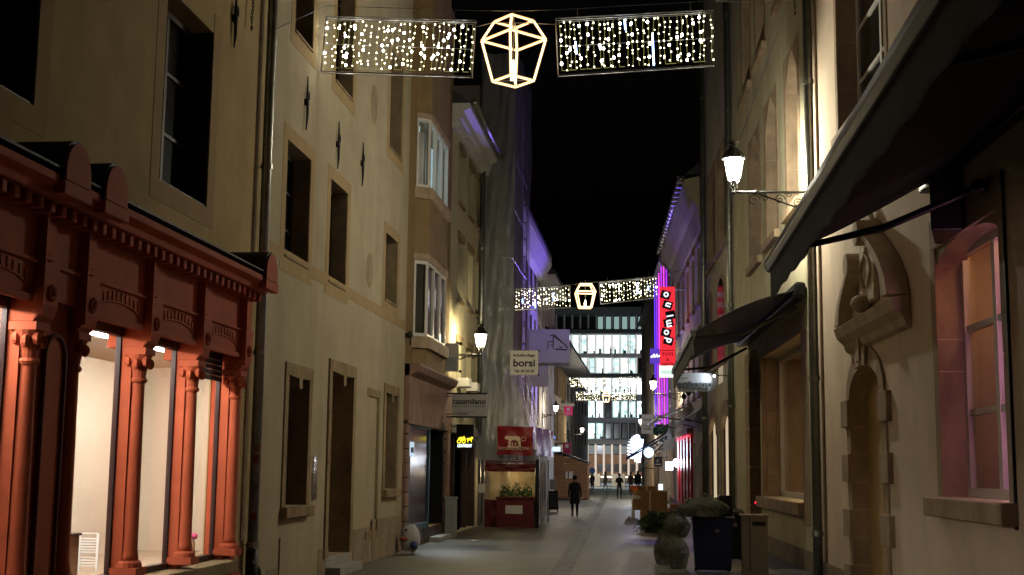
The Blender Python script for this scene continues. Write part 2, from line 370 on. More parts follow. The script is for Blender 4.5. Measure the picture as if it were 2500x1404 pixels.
def facade(F, a0, a1, z0, z1, holes, mat, parent, name="wall", back=7.0):
    A = sorted({a0, a1, *[h[0] for h in holes], *[h[1] for h in holes]}); Z = sorted({z0, z1, *[h[2] for h in holes], *[h[3] for h in holes]})
    mb = MB(); P = F.P
    for i in range(len(A)-1):
        for j in range(len(Z)-1):
            ca, cz = (A[i]+A[i+1])/2, (Z[j]+Z[j+1])/2
            if any(h[0] < ca < h[1] and h[2] < cz < h[3] for h in holes): continue
            mb.add([P(A[i],0,Z[j]),P(A[i+1],0,Z[j]),P(A[i+1],0,Z[j+1]),P(A[i],0,Z[j+1])], [(0,1,2,3)])
    for h in holes:
        p, q, r, s_, d = h[:5]
        mb.add([P(p,0,r),P(q,0,r),P(q,0,s_),P(p,0,s_),P(p,-d,r),P(q,-d,r),P(q,-d,s_),P(p,-d,s_)], [(0,1,5,4),(1,2,6,5),(2,3,7,6),(3,0,4,7)])
    b = back
    mb.add([P(a0,0,z0),P(a0,-b,z0),P(a0,-b,z1),P(a0,0,z1)], [(0,1,2,3)]); mb.add([P(a1,0,z0),P(a1,-b,z0),P(a1,-b,z1),P(a1,0,z1)], [(0,1,2,3)])
    mb.add([P(a0,0,z1),P(a1,0,z1),P(a1,-b,z1),P(a0,-b,z1)], [(0,1,2,3)]); mb.add([P(a0,-b,z0),P(a1,-b,z0),P(a1,-b,z1),P(a0,-b,z1)], [(0,1,2,3)])
    bm_fix = mb.build(name, mat, parent, fixn=False); return bm_fix

def window(F, par, h, fm, pm, bars=(1, 2), fw=.07, name="window", ft=.07, lit=None):
    a0, a1, z0, z1, d = h[:5]; o0, o1 = -d + .002, -d + ft; mb = MB()
    mb.fbox(F, a0, a0+fw, o0, o1, z0, z1); mb.fbox(F, a1-fw, a1, o0, o1, z0, z1)
    mb.fbox(F, a0+fw, a1-fw, o0, o1, z0, z0+fw); mb.fbox(F, a0+fw, a1-fw, o0, o1, z1-fw, z1)
    nv, nh = bars; bw = fw * .55
    for i in range(nv):
        c = a0 + (a1-a0)*(i+1)/(nv+1); mb.fbox(F, c-bw, c+bw, o0, o1-.012, z0+fw, z1-fw)
    for i in range(nh):
        c = z0 + (z1-z0)*(i+1)/(nh+1); mb.fbox(F, a0+fw, a1-fw, o0, o1-.02, c-bw*.6, c+bw*.6)
    ob = mb.build(name, fm, par)
    MB().fbox(F, a0+fw*.5, a1-fw*.5, o0+.012, o0+.022, z0+fw*.5, z1-fw*.5).build("pane", pm, ob)
    return ob
def jambs(F, par, h, w_, proud, joints, mat, lintel=True, sill=None, name="jamb_stone", gap=.0015, deep=None, flushrev=True):
    """stone surround: single blocks up both jambs, lintel, sill"""
    a0, a1, z0, z1, d = h[:5]; zs = [z0] + [z0 + (z1-z0)*j for j in joints] + [z1]
    back = -(deep if deep is not None else d)
    for i in range(len(zs)-1):
        for (p, q) in ((a0-w_, a0+.004), (a1-.004, a1+w_)):
            mb = MB(); j = .004*RN.random()
            mb.fbox(F, p, q, back+.02, proud+j, zs[i]+gap, zs[i+1]-gap if i < len(zs)-2 else zs[i+1])
            mb.build(name, mat, par, bevel=.008)
    if lintel:
        MB().fbox(F, a0-w_, a1+w_, back+.02, proud+.006, z1+gap, z1+w_*1.05).build("lintel", mat, par, bevel=.01)
    if sill:
        so, sh = sill
        mb = MB(); mb.fbox(F, a0-w_*1.05, a1+w_*1.05, -d+.03, so, z0-sh, z0-gap); mb.build("sill", mat, par, bevel=.02)
def arc(c, r, t0, t1, n=10, ry=None):
    ry = ry or r; return [(c[0]+r*math.cos(t0+(t1-t0)*i/n), c[1]+ry*math.sin(t0+(t1-t0)*i/n)) for i in range(n+1)]
def arch_fill(F, a0, a1, zs, zt, o0, o1, mat, par, name="arch_stone", pointed=False):
    """the two spandrels that turn a square-headed hole into an arched one"""
    c = (a0+a1)/2; r = (a1-a0)/2
    for sgn in (-1, 1):
        pts = []
        for i in range(9):
            t = i/8
            if pointed: x = r*(1-t); z = zs + (zt-zs)*(t**.62)*.98
            else: x = r*math.cos(t*math.pi/2); z = zs + (zt-zs)*.98*math.sin(t*math.pi/2)
            pts.append((c + sgn*x, z))
        pts += [(c, zt+.004), (c + sgn*(r+.004), zt+.004)]
        MB().fprism(F, pts, o0, o1).build(name, mat, par)
def pipe(F, par, a, o, r, z0, z1, mat=None, name="drainpipe", collars=3.0, n=10):
    mb = MB(); mb.tube([F.P(a, o, z0), F.P(a, o, z1)], r, n)
    ob = mb.build(name, mat or M['zinc'], par, smooth=True)
    k = int((z1-z0)/collars) + 1
    for i in range(k):
        z = z0 + .9 + i*collars
        if z < z1: 
            m2 = MB(); m2.tube([F.P(a,o,z-.05),F.P(a,o,z+.05)], r*1.18, n); m2.tube([F.P(a,0,z),F.P(a,o,z)], .012, 6); m2.build("pipe_clip", mat or M['zinc'], ob)
    return ob

# ------------------------------------------------------------------ ground
gr = MB().add([(-400,-60,0),(400,-60,0),(400,700,0),(-400,700,0)], [(0,1,2,3)]).build("ground", M['plinth'], loc=(0,0,0)); structure(gr)
st = MB().add([(-8.2,-10,.004),(6.2,-10,.004),(6.2,170,.004),(-8.2,170,.004)], [(0,1,2,3)]).build("pavement", M['paving'], loc=(0,0,0)); structure(st)
# gutter channel of small setts running down the street
gA, gB = ground(1365, 1404), ground(1490, 1192)
gd = (gB - gA).normalized(); gn = Vector((gd.y, -gd.x, 0))
mb = MB(); L = (gB - gA).length
nrow = int(L/.24)
for i in range(nrow):
    for j in range(3):
        c = gA + gd*(i*.24 + (.12 if j % 2 else 0)) + gn*((j-1)*.15); h = .008 + .010*RN.random() - (.005 if j == 1 else 0)
        e = gd*.108; f = gn*.066
        q = [c-e-f, c+e-f, c+e+f, c-e+f]
        mb.hexa([Vector((p.x,p.y,.002)) for p in q] + [Vector((p.x,p.y,h)) for p in q])
M['sett'] = surf('grey_setts', (.082, .076, .066), .5, var=.5, scale=3)
mb.build("drain_sett", M['sett'], st, stuff=True)
plz = MB().box(-40, 30, 168, 196, 0, .30).build("plaza", M['concrete'], loc=(0,180,0)); structure(plz)

# ================================================================== LEFT A: yellow house with red shop front
A = T("town_house", "tall yellow plastered house above the carved orange-red shop front", "house", (-6.5, 15, 0))
OF = .55
def zA(v, a): return FL.z(1590-20475/a, v)
hA = [(10.75, 12.67, 5.94, 8.6, .40), (16.19, 18.06, 5.94, 8.6, .40)]
hShop = [(10.6, 19.0, .95, 4.15, .12)]
facade(FL, 8.5, 20.75, 0, 17.5, hA + [(10.2, 18.6, .85, 3.85, .02)], M['plaster_y'], A)
for h in hA:
    window(FL, A, h, M['frame_d'], M['glass_d'], (1, 2), .08)
    MB().fprism(FL, [(h[0]-.3, h[2]-.28), (h[1]+.3, h[2]-.28), (h[1]+.3, h[3]+.3), (h[1], h[3]+.3), (h[1], h[2]), (h[0], h[2]), (h[0], h[3]+.3), (h[0]-.3, h[3]+.3)], .0, .006).build("painted_band", M['band'], A)
    mb = MB(); mb.fbox(FL, h[0], h[1]-.004, -.34, -.02, h[2]+.002, h[2]+.03); mb.build("sill", M['frame_d'], A)
    mb = MB(); mb.fbox(FL, h[1]-.02, h[1]-.003, -.34, -.01, h[2]+.03, h[3]); mb.build("shutter_leaf", M['frame_d'], A)
# iron anchors high on the wall
def wall_tie(F, par, u, v0, v1, hook=1):
    a, zt = F.pix(u, v0, .04); _, zb = F.pix(u, v1, .04); mb = MB()
    zm = zb + (zt-zb)*.52
    mb.tube([F.P(a,.04,zb), F.P(a+.015,.05,zb+(zt-zb)*.25), F.P(a,.05,zm), F.P(a,.04,zt)], [.012,.028,.034,.012], 6)
    mb.fbox(F, a-.05, a+.05, .0, .07, zm-.06, zm+.06)
    mb.tube([F.P(a+hook*(.03+.09*math.sin(t*.5)), .05, zm+.12+.10*math.sin(t)) for t in [k*.45 for k in range(9)]], .014, 5)
    return mb.build("wall_tie", M['iron'], par, smooth=True)
wall_tie(FL, A, 577, -20, 122)
pA = pipe(FL, A, 20.48, .14, .085, 0.02, 17, collars=3.1)
# lower pipe: iron shoe, lumps, stickers
mb = MB(); mb.tube([FL.P(20.48,.14,.0), FL.P(20.48,.14,.9)], .10, 10); mb.ball(FL.P(20.40,.16,.62), .07); mb.ball(FL.P(20.58,.2,.45), .08, .06, .16); mb.ball(FL.P(20.38,.18,.85), .06)
mb.build("pipe_shoe", M['iron'], pA, smooth=True)
scol = [(.22,.11,.04),(.2,.03,.03),(.22,.22,.20),(.2,.2,.2),(.15,.16,.18),(.2,.18,.18),(.2,.2,.19),(.2,.03,.03)]
for k, c in enumerate(scol):
    z = 2.45 - k*.155; t0 = -.9 + .25*RN.random(); F_ = FL
    pts = []
    for j in range(5):
        t = t0 + j*.28; pts.append((math.cos(t)*.088, math.sin(t)*.088))
    v = [FL.P(20.48 - math.cos(t0+j*.3+.6)*.0875, .14+math.sin(t0+j*.3+.6)*.0875, zz) for zz in (z-.06, z+.06) for j in range(5)]
    MB().add(v, [(j,j+1,j+6,j+5) for j in range(4)]).build("sticker", surf("sticker_print", c, .5), pA)
mb = MB(); mb.tube([FL.P(20.28,.03,1), FL.P(20.28,.03,15)], .022, 6); mb.build("cable_conduit", M['frame_w'], A)

# --- shop front (parts of the house)
cols = [12.0, 12.95, 14.74, 16.53, 18.32]
bays = [(10.84, 12.62), (13.42, 15.2), (15.2, 16.98), (16.98, 18.76)]
mb = MB()
mb.fbox(FL, 8.6, 18.72, .03, OF, 3.80, 4.72)                       # frieze wall over the openings
mb.fbox(FL, 12.0+.14, 12.95-.14, .03, OF-.08, .55, 3.80)         # blind pier with niche
mb.fbox(FL, 18.46, 18.66, .22, OF-.1, .3, 3.80)
for i, c in enumerate(cols): mb.fbox(FL, c-.11, c+.11, .24, .41, .85, 3.80)
mb.fbox(FL, 8.6, 18.7, .03, OF-.02, .0, .66)
mb.fbox(FL, 18.62, 18.66, .004, .22, .3, 3.80)
mb.build("shop_front", M['red'], A)
hs = [(10.30, 11.91), (13.05, 14.65), (14.84, 16.44), (16.63, 18.23)]
for i, (a0, a1) in enumerate(hs):
    w0 = MB(); fw = .055
    w0.fbox(FL, a0-.02, a0+fw, .22, .28, .86, 3.79); w0.fbox(FL, a1-fw, a1+.02, .22, .28, .86, 3.79); w0.fbox(FL, a0+fw, a1-fw, .20, .31, 3.68, 3.79); w0.fbox(FL, a0+fw, a1-fw, .20, .31, .86, .93)
    wo = w0.build("shop_window", M['frame_m'], A)
    MB().fbox(FL, a0+.05, a1-.05, .25, .26, .90, 3.74).build("pane", M['glass'], wo)
    MB().fbox(FL, a0-.10, a1+.10, .02, OF+.07, .68, .85).build("sill_slab", M['stone'], A, bevel=.015)
    # far jamb of the bay: a bright painted reveal beside the column
    # segmental relief arch with raised voussoirs
    c = (a0+a1)/2
    pts = [(c+.62*math.cos(t), 3.83+.15*math.sin(t)) for t in [math.pi*k/14 for k in range(15)]]
    mb = MB(); mb.tube([FL.P(a, OF+.004, z) for a, z in pts], .014, 6); mb.build("relief_arch", M['red'], A, smooth=True)
    mb = MB(); mb.fbox(FL, c-.66, c+.66, OF, OF+.04, 3.72, 3.80); mb.build("relief_sill", M['red'], A, bevel=.02)
    for k in range(10):
        x = c - .54 + .12*k; z = 3.85 + .15*math.sqrt(max(0, 1-((x-c)/.62)**2))
        MB().fbox(FL, x-.016, x+.016, OF, OF+.012, z, z+.10).build("voussoir", M['red'], A)
# roller shutter slats in the last window
for k in range(4): MB().fbox(FL, 16.72, 18.14, .28, .32, 3.38+.075*k, 3.445+.075*k).build("shutter_slat", M['frame_m'], A)
# columns
def column(c):
    o = OF - .10; mb = MB(); p = FL.P(c, o, 0)
    mb.lathe([(.115,1.06),(.108,1.15),(.098,1.2),(.094,1.9),(.084,3.12),(.082,3.16)], p, 16)
    col = mb.build("column", M['red'], A, smooth=True)
    mb = MB(); mb.fbox(FL, c-.16, c+.16, o-.16, o+.16, .91, 1.0); mb.lathe([(.155,1.0),(.15,1.05),(.13,1.08)], p, 16); mb.build("base", M['red'], col)
    mb = MB(); mb.lathe([(.10,3.14),(.115,3.17),(.10,3.2)], p, 16); mb.lathe([(.09,3.2),(.10,3.28),(.125,3.38),(.165,3.47)], p, 16)
    for k in range(8):
        t = k*math.pi/4 + .2; q = p + Vector((math.cos(t)*.14, math.sin(t)*.14, 3.36 + .03*(k % 2))); mb.ball(q, .05, .05, .065, 6, 5)
    mb.fbox(FL, c-.15, c+.15, o-.14, o+.14, 3.47, 3.55); mb.build("capital", M['red'], col)
    mb = MB()                                                        # console above the column
    pr = [(OF, 4.12), (OF+.10, 4.12), (OF+.10, 3.72), (OF+.06, 3.60), (OF, 3.54)]
    mb.prism([FL.P(c-.17, o_, z) for o_, z in pr], [FL.P(c+.17, o_, z) for o_, z in pr])
    mb.prism([FL.P(c-.12, o_, z) for o_, z in [(.1,3.55),(OF,3.55),(OF,3.87),(.1,3.87)]], [FL.P(c+.12, o_, z) for o_, z in [(.1,3.55),(OF,3.55),(OF,3.87),(.1,3.87)]])
    mb.build("console", M['red'], A, bevel=.015)
    mb = MB(); q = FL.P(c, OF+.10, 3.84)
    for k in range(8):
        t = k*math.pi/4; mb.ball(q + Vector((.012, math.cos(t)*.06, math.sin(t)*.06)), .02, .028, .028, 6, 4)
    mb.ball(q + Vector((.02,0,0)), .028, .03, .03, 8, 5); mb.build("rosette", M['red'], A)
    mb = MB(); mb.fbox(FL, c-.13, c+.13, OF, OF+.05, 4.17, 4.56); mb.build("frieze_pilaster", M['red'], A, bevel=.012)
    mb = MB(); mb.fbox(FL, c-.07, c+.07, OF+.05, OF+.062, 4.23, 4.50); mb.build("pilaster_panel", M['red'], A)
    MB().fbox(FL, c-.178, c-.15, OF, OF+.11, 3.62, 4.70).build("console_edge", M['red'], A)
for c in cols: column(c)
# niche between the paired columns
mb = MB(); pts = [(12.25, .95)] + [(p[0], p[1]) for p in arc((12.475, 3.25), .225, math.pi, 0, 10)] + [(12.70, .95)]
mb.fprism(FL, pts, OF-.081, OF-.06); mb.build("niche_panel", M['red'], A)
mb = MB(); mb.tube([FL.P(a, OF-.05, z) for a, z in [(12.25,.95)] + arc((12.475,3.25),.225,math.pi,0,10) + [(12.70,.95)]], .025, 6); mb.build("niche_moulding", M['redd'], A)
# string course, dentils, cornice
mb = MB(); mb.fbox(FL, 8.6, 18.74, OF, OF+.035, 4.12, 4.16); mb.build("string_course", M['red'], A, bevel=.01)
a = 8.8; dm = None
while a < 18.6:
    if dm is None:
        dm = MB().fbox(FL, a, a+.11, OF, OF+.2, 4.59, 4.71).build("dentil", M['red'], A, bevel=.02); a00 = a
    else:
        d2 = dm.copy(); COL.objects.link(d2); d2.location = (0, a-a00, 0)
    a += .24
pr = [(OF, 4.72), (OF+.24, 4.72), (OF+.26, 4.79), (OF+.36, 4.84), (OF+.36, 4.92), (0.02, 4.97), (.02, 4.72)]
MB().prism([FL.P(8.6, o, z) for o, z in pr], [FL.P(18.66, o, z) for o, z in pr]).build("cornice", M['red'], A, bevel=.01)
MB().fbox(FL, 8.6, 18.68, .02, OF+.37, 4.972, 4.995).build("cornice_flashing", M['lead'], A)
for c in (11.8, 12.72, 18.32):
    pts = [(c-.30, 4.88)] + arc((c, 4.98), .30, math.pi, 0, 12, .33) + [(c+.30, 4.88)]
    MB().fprism(FL, pts, .02, OF+.38).build("gable_roll", M['lead'], A)
    pts = [(c-.27, 4.88)] + arc((c, 4.98), .27, math.pi, 0, 12, .30) + [(c+.27, 4.88)]
    MB().fprism(FL, pts, OF+.38, OF+.41).build("gable_face", M['red'], A)
    MB().fbox(FL, c-.31, c+.31, OF+.3, OF+.42, 4.73, 4.87).build("gable_block", M['red'], A, bevel=.012)
# lit room behind the glass
mb = MB()
X0, X1, Ya, Yb, Z0, Z1 = -10.4, -6.53, 9.0, 20.6, .80, 3.77
mb.add([(X0,Ya,Z0),(X0,Yb,Z0),(X0,Yb,Z1),(X0,Ya,Z1)], [(0,1,2,3)]); mb.add([(X0,Yb,Z0),(X1,Yb,Z0),(X1,Yb,Z1),(X0,Yb,Z1)], [(0,1,2,3)])
mb.add([(X0,Ya,Z0),(X1,Ya,Z0),(X1,Ya,Z1),(X0,Ya,Z1)], [(0,1,2,3)]); mb.add([(X0,Ya,Z1),(X1,Ya,Z1),(X1,Yb,Z1),(X0,Yb,Z1)], [(0,1,2,3)])
mb.box(-8.6, -8.4, 15.0, 20.59, Z0, Z1)
mb.build("room_wall", M['room'], A, fixn=False)
MB().box(X0, X1, Ya, Yb, Z0-.05, Z0).build("room_floor", M['room_floor'], A)
SPOT = emit('shop_ceiling_lamp', (1, .94, .86), 270.0)
for y in (9.8, 11.6, 13.4, 15.2, 17.0, 19.0):
    MB().box(-6.68, -6.58, y-.45, y+.45, Z1-.05, Z1-.02).build("ceiling_lamp", SPOT, A)
for (x, y) in ((-9.8, 11.0), (-9.6, 13.6)): MB().box(x-.2, x+.2, y-.2, y+.2, Z1-.05, Z1-.02).build("ceiling_lamp", SPOT, A)
MB().box(-8.39, -8.35, 14.9, 14.96, Z0+.1, Z1-.4).build("light_tube", emit('vertical_light_tube', (1, .95, .85), 8), A)

# things standing in the shop window
rad = T("towel_radiator", "white ladder towel radiator standing inside the lit shop window", "radiator", (-7.6, 16.6, .8))
mb = MB(); c0 = at(205, 1380, 16.4); 
px0, px1 = at(192, 1300, 16.2), at(242, 1300, 16.2)
xa, xb = px0.x, px1.x; zt, zb = at(215, 1302, 16.2).z, .82
mb.box(xa, xa+.03, 16.2, 16.23, zb, zt); mb.box(xb-.03, xb, 16.2, 16.23, zb, zt); mb.build("upright", M['white'], rad)
k = 0; z = zb + .06
while z < zt:
    if k % 7 != 4: MB().box(xa+.03, xb-.03, 16.205, 16.225, z, z+.018).build("rung", M['white'], rad)
    z += .034; k += 1
bx = at(160, 1320, 14.9)
crt = T("shelf_box", "brown wooden box at the left edge of the lit shop window", "box", (bx.x, 14.9, .8))
MB().box(bx.x-.08, bx.x+.06, 14.85, 15.15, .8, bx.z+.05).build("side_panel", M['card'], crt, bevel=.01)
MB().box(bx.x-.10, bx.x+.08, 14.83, 15.17, bx.z+.051, bx.z+.08).build("lid", M['frame_d'], crt, bevel=.005)
fl = at(467, 1345, 17.9)
fig = T("toy_figure", "small colourful toy bird on the sill of the last shop window", "toy", (fl.x, 17.9, .95))
MB().lathe([(.06,.96),(.05,1.0),(.045,1.12),(.02,1.14)], (fl.x, 17.9, 0), 10).build("body", M['card'], fig, smooth=True)
MB().ball((fl.x+.03,17.9,1.19), .055, .05, .05).build("head", surf('pink_toy', (.6,.08,.2),.5), fig, smooth=True)
MB().ball((fl.x-.05,17.9,1.17), .06, .05, .03).build("wing", surf('blue_toy', (.12,.18,.6),.5), fig, smooth=True)

# ================================================================== LEFT B: cream house
B = T("town_house", "cream plastered house with deep stone windows left of the ochre bay house", "house", (-6.5, 28, 0))
def hp(F, u0, u1, v0, v1, um=None, d=.38):
    """hole from the pixel rectangle of its near/far edges; v taken at the near edge"""
    a0, zt = F.pix(u0, v0); _, zb = F.pix(u0, v1); a1 = F.a(u1, (v0+v1)/2); return (a0, a1, zb, zt, d)
hB1 = hp(FL, 703, 757, 340, 632); hB2 = hp(FL, 809, 847, 428, 692); hB3 = hp(FL, 943, 970, 560, 765)
zb1, zt1 = hB1[2], hB1[3]
hB1 = (hB1[0], hB1[1], zb1, zt1, .4); hB2 = (hB2[0], hB2[1], zb1, zt1, .4); hB3 = (hB3[0], hB3[1], zb1+.35, zt1-.1, .4)
z2b = FL.z(718, 75); z2t = z2b + 3.0
hB4 = (FL.a(720, 75), FL.a(765, 75), z2b, z2t, .4); hB5 = (FL.a(818, 205), FL.a(862, 205), z2b, z2t, .4); hB6 = (FL.a(950, 370), FL.a(980, 370), z2b, z2t-.4, .4)
hg1 = (FL.a(697, 1100), FL.a(748, 1100), FL.z(690, 1238), FL.z(700, 915), .42)
hgd = (FL.a(803, 1100), FL.a(856, 1100), .35, FL.z(803, 905), .55)
hg2 = (FL.a(938, 1100), FL.a(966, 1100), FL.z(938, 1195), FL.z(938, 958), .42)
hbl = (FL.a(897, 1100), FL.a(921, 1100), .7, FL.z(897, 965), .05)
holesB = [hB1, hB2, hB3, hB4, hB5, hB6, hg1, hgd, hg2, hbl]
facade(FL, 20.75, 33.7, 0, 17.6, holesB, M['plaster_c'], B)
for h in (hB1, hB2, hB3, hB4, hB5, hB6):
    window(FL, B, h, M['frame_d'], M['glass_d'], (1, 2), .07)
    w_ = .26
    MB().fprism(FL, [(h[0]-w_, h[2]-w_), (h[1]+w_, h[2]-w_), (h[1]+w_, h[3]+w_), (h[0]-w_, h[3]+w_), (h[0]-w_, h[2]), (h[0], h[2]), (h[0], h[3]), (h[1], h[3]), (h[1], h[2]), (h[0]-w_, h[2]-.001)], 0, .006).build("painted_band", M['band'], B)
    MB().fbox(FL, h[1]-.02, h[1]-.004, -.36, -.004, h[2], h[3]).build("reveal_stone", M['stone'], B)
    MB().fbox(FL, h[0]+.004, h[1]-.03, -.36, .03, h[2]+.002, h[2]+.05).build("sill", M['stone'], B)
MB().fbox(FL, 20.77, 33.68, 0, .008, zb1-.10, zb1+.14).build("string_course", M['band'], B)
for h, j in ((hg1, (.38, .7)), (hg2, (.5,))):
    window(FL, B, h, M['frame_d'], M['glass_d'], (0, 1), .07)
    jambs(FL, B, h, .22, .03, j, M['stone'], True, (.14, .2))
    MB().fprism(FL, [(h[0], h[3]), ((h[0]+h[1])/2-.12, h[3]-.02), ((h[0]+h[1])/2-.09, h[3]-.2), ((h[0]+h[1])/2+.09, h[3]-.2), ((h[0]+h[1])/2+.12, h[3]-.02), (h[1], h[3])], -.2, .05).build("keystone", M['stone'], B)
# paper notice inside first ground window
nt_ = MB(); nt_.fbox(FL, hg1[0]+.35, hg1[0]+.75, -.34, -.333, FL.z(690,1200), FL.z(690,1140)); tag(nt_.build("paper_notice", surf('pale_blue_paper', (.42,.47,.46), .8, var=.1)), "pale paper notice behind the ground floor window nearest the drainpipe", "notice")
jambs(FL, B, hgd, .24, .04, (.2, .5, .78), M['stone'], True)
MB().fprism(FL, [(hgd[0], hgd[3]), ((hgd[0]+hgd[1])/2-.14, hgd[3]-.03), ((hgd[0]+hgd[1])/2-.1, hgd[3]-.24), ((hgd[0]+hgd[1])/2+.1, hgd[3]-.24), ((hgd[0]+hgd[1])/2+.14, hgd[3]-.03), (hgd[1], hgd[3])], -.3, .07).build("keystone", M['stone'], B)
mb = MB(); mb.fbox(FL, hgd[0], hgd[1], -.55, -.5, .35, hgd[3]); dr = mb.build("door", M['stone'], B)
MB().fbox(FL, hgd[0]+.25, hgd[1]-.25, -.5, -.485, 1.2, 2.6).build("door_panel", M['frame_d'], dr)
for k in range(2): MB().fbox(FL, hgd[0]-.05, hgd[1]+.05, -.5, .32-.3*k, .17*k, .17*(k+1)).build("door_step", M['concrete'], B, bevel=.012)
MB().fbox(FL, hbl[0]-.16, hbl[1]+.16, 0, .012, hbl[3], hbl[3]+.18).build("blind_lintel", M['stone'], B)
MB().fbox(FL, hbl[1], hbl[1]+.16, 0, .012, .7, hbl[3]).build("blind_jamb", M['stone'], B)
MB().fbox(FL, hbl[0]-.1, hbl[1]+.16, 0, .03, .52, .7).build("blind_sill", M['stone'], B)
MB().fbox(FL, hbl[0], hbl[1], -.06, -.04, .7, hbl[3]).build("blind_panel", M['plaster_c'], B)
for (p, q, zt_) in ((20.77, 23.9, .42), (25.2, 26.0, .55), (28.2, 29.9, .8), (30.1, 33.68, .95)):
    MB().fbox(FL, p, q, 0, .012, 0, zt_).build("plinth", M['plinth'], B)
for (u0, u1, v0, v1) in ((680, 738, 1305, 1404), (627, 646, 1315, 1404)):
    p, q = FL.a(u0, 1340), FL.a(u1, 1340); 
    MB().fbox(FL, p, q, .012, .03, .08, FL.z((u0+u1)/2, v0+3)).build("utility_hatch", M['plaster_c'], B, bevel=.006)
for (u, v, rv) in ((914, 255, 50), (903, 660, 44)):
    a, z = FL.pix(u, v); _, z2 = FL.pix(u, v-rv); rz = z2 - z
    mb = MB(); mb.fprism(FL, [(a+.34*math.cos(t), z+rz*math.sin(t)) for t in [k*math.pi/10 for k in range(20)]], 0, .008); ov = mb.build("oval_niche", M['band'], B)
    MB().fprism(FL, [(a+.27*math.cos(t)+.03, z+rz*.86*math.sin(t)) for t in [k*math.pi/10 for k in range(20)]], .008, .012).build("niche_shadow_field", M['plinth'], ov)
for (u, v0, v1) in ((752, 187, 322), (828, 297, 416), (887, 348, 458)): wall_tie(FL, B, u, v0, v1)
a, z = FL.pix(766, 1165); mb = MB(); mb.fbox(FL, a-.16, a+.16, .01, .03, z-.42, z+.12); mb.fbox(FL, a-.10, a+.10, .01, .02, z+.13, z+.42)
tag(mb.build("wall_plaque", surf('polished_steel_plate', (.6, .58, .55), .12, metal=1.0, bump=.3, bscale=7)), "shiny metal plaque between the first ground window and the stone doorway", "plaque")
mb = MB(); a, z = FL.pix(990, 815); mb.ball(FL.P(33.7,.12,FL.z(985,815)), .09, .12, .1); mb.tube([FL.P(33.7,0,z), FL.P(33.7,.15,z-.05), FL.P(33.7,.14,z-.3)], .02, 6)
tag(mb.build("wall_hook", M['iron'], None, smooth=True), "small rusted iron hook at the corner of the cream house", "hook")

# ================================================================== LEFT C: ochre house with oriel
C = T("town_house", "ochre house with two-storey bay window and a pinkish stone shop base", "house", (-6.5, 37, 0))
hC = [(34.2, 40.6, .45, 3.4, .9)]
facade(FL, 33.7, 41.15, 0, 17.2, hC + [(34.8, 38.55, 5.78, 7.83, 1.4), (34.8, 38.55, 9.93, 11.9, 1.4)], M['plaster_o'], C)
def bay(z0, z1, d, mat, name, e=0):
    pts = [(34.75-e, -.0), (35.05-e*.5, .34+d), (38.3+e*.5, .34+d), (38.6+e, 0)]
    return MB().prism([FL.P(a, o, z0) for a, o in pts], [FL.P(a, o, z1) for a, o in pts]).build(name, mat, C)

for (z0, z1) in ((8.05, 9.6), (12.05, 17.0), (4.95, 5.42)): bay(z0, z1, 0, M['plaster_o'], "bay_wall")
for (z0, z1) in ((5.42, 5.74), (9.6, 9.92)): bay(z0, z1, .1, M['stone_r'], "bay_ledge", .12)
for (z0, z1) in ((7.86, 8.05), (11.92, 12.05)): bay(z0, z1, .05, M['stone_r'], "bay_head", .06)
COLD = emit('cold_room_light', (.55, .80, .88), .85)
def bay_window(z0, z1, lit):
    faces = [((34.75, 0), (35.05, .34), 1), ((35.05, .34), (38.3, .34), 3), ((38.3, .34), (38.6, 0), 1)]
    for (p, q, n) in faces:
        P0, P1 = FL.P(p[0], p[1], 0), FL.P(q[0], q[1], 0); dv = P1 - P0; Lw = dv.length
        F_ = Fac((P0.x, P0.y), (dv.x/Lw, dv.y/Lw), (dv.y, -dv.x) if dv.y > 0 else (-dv.y, dv.x))
        for i in range(n):
            a0, a1 = Lw*i/n + .012, Lw*(i+1)/n - .012
            mb = MB(); f = .06 if n == 1 else .09
            mb.fbox(F_, a0, a0+f, -.1, 0, z0, z1); mb.fbox(F_, a1-f, a1, -.1, 0, z0, z1); mb.fbox(F_, a0+f, a1-f, -.1, 0, z0, z0+.1); mb.fbox(F_, a0+f, a1-f, -.1, 0, z1-.1, z1)
            wo = mb.build("window", M['frame_w'], C)
            MB().fbox(F_, a0+f, a1-f, -.07, -.06, z0+.1, z1-.1).build("pane", M['glass'] if lit else M['glass_d'], wo)
            if lit:
                MB().fbox(F_, a0+f, a1-f, -.5, -.48, z0+.1, z1-.1).build("lit_room", COLD, wo)
                if i == 0:
                    mb = MB()
                    for k in range(4): mb.tube([F_.P(a0+f+.10+.055*k, -.2-.02*(k % 2), z0+.1), F_.P(a0+f+.10+.05*k, -.2, z1-.35)], .03, 6)
                    mb.build("curtain", M['frame_w'], wo, smooth=True)
bay_window(9.92, 11.92, True); bay_window(5.74, 7.86, False)
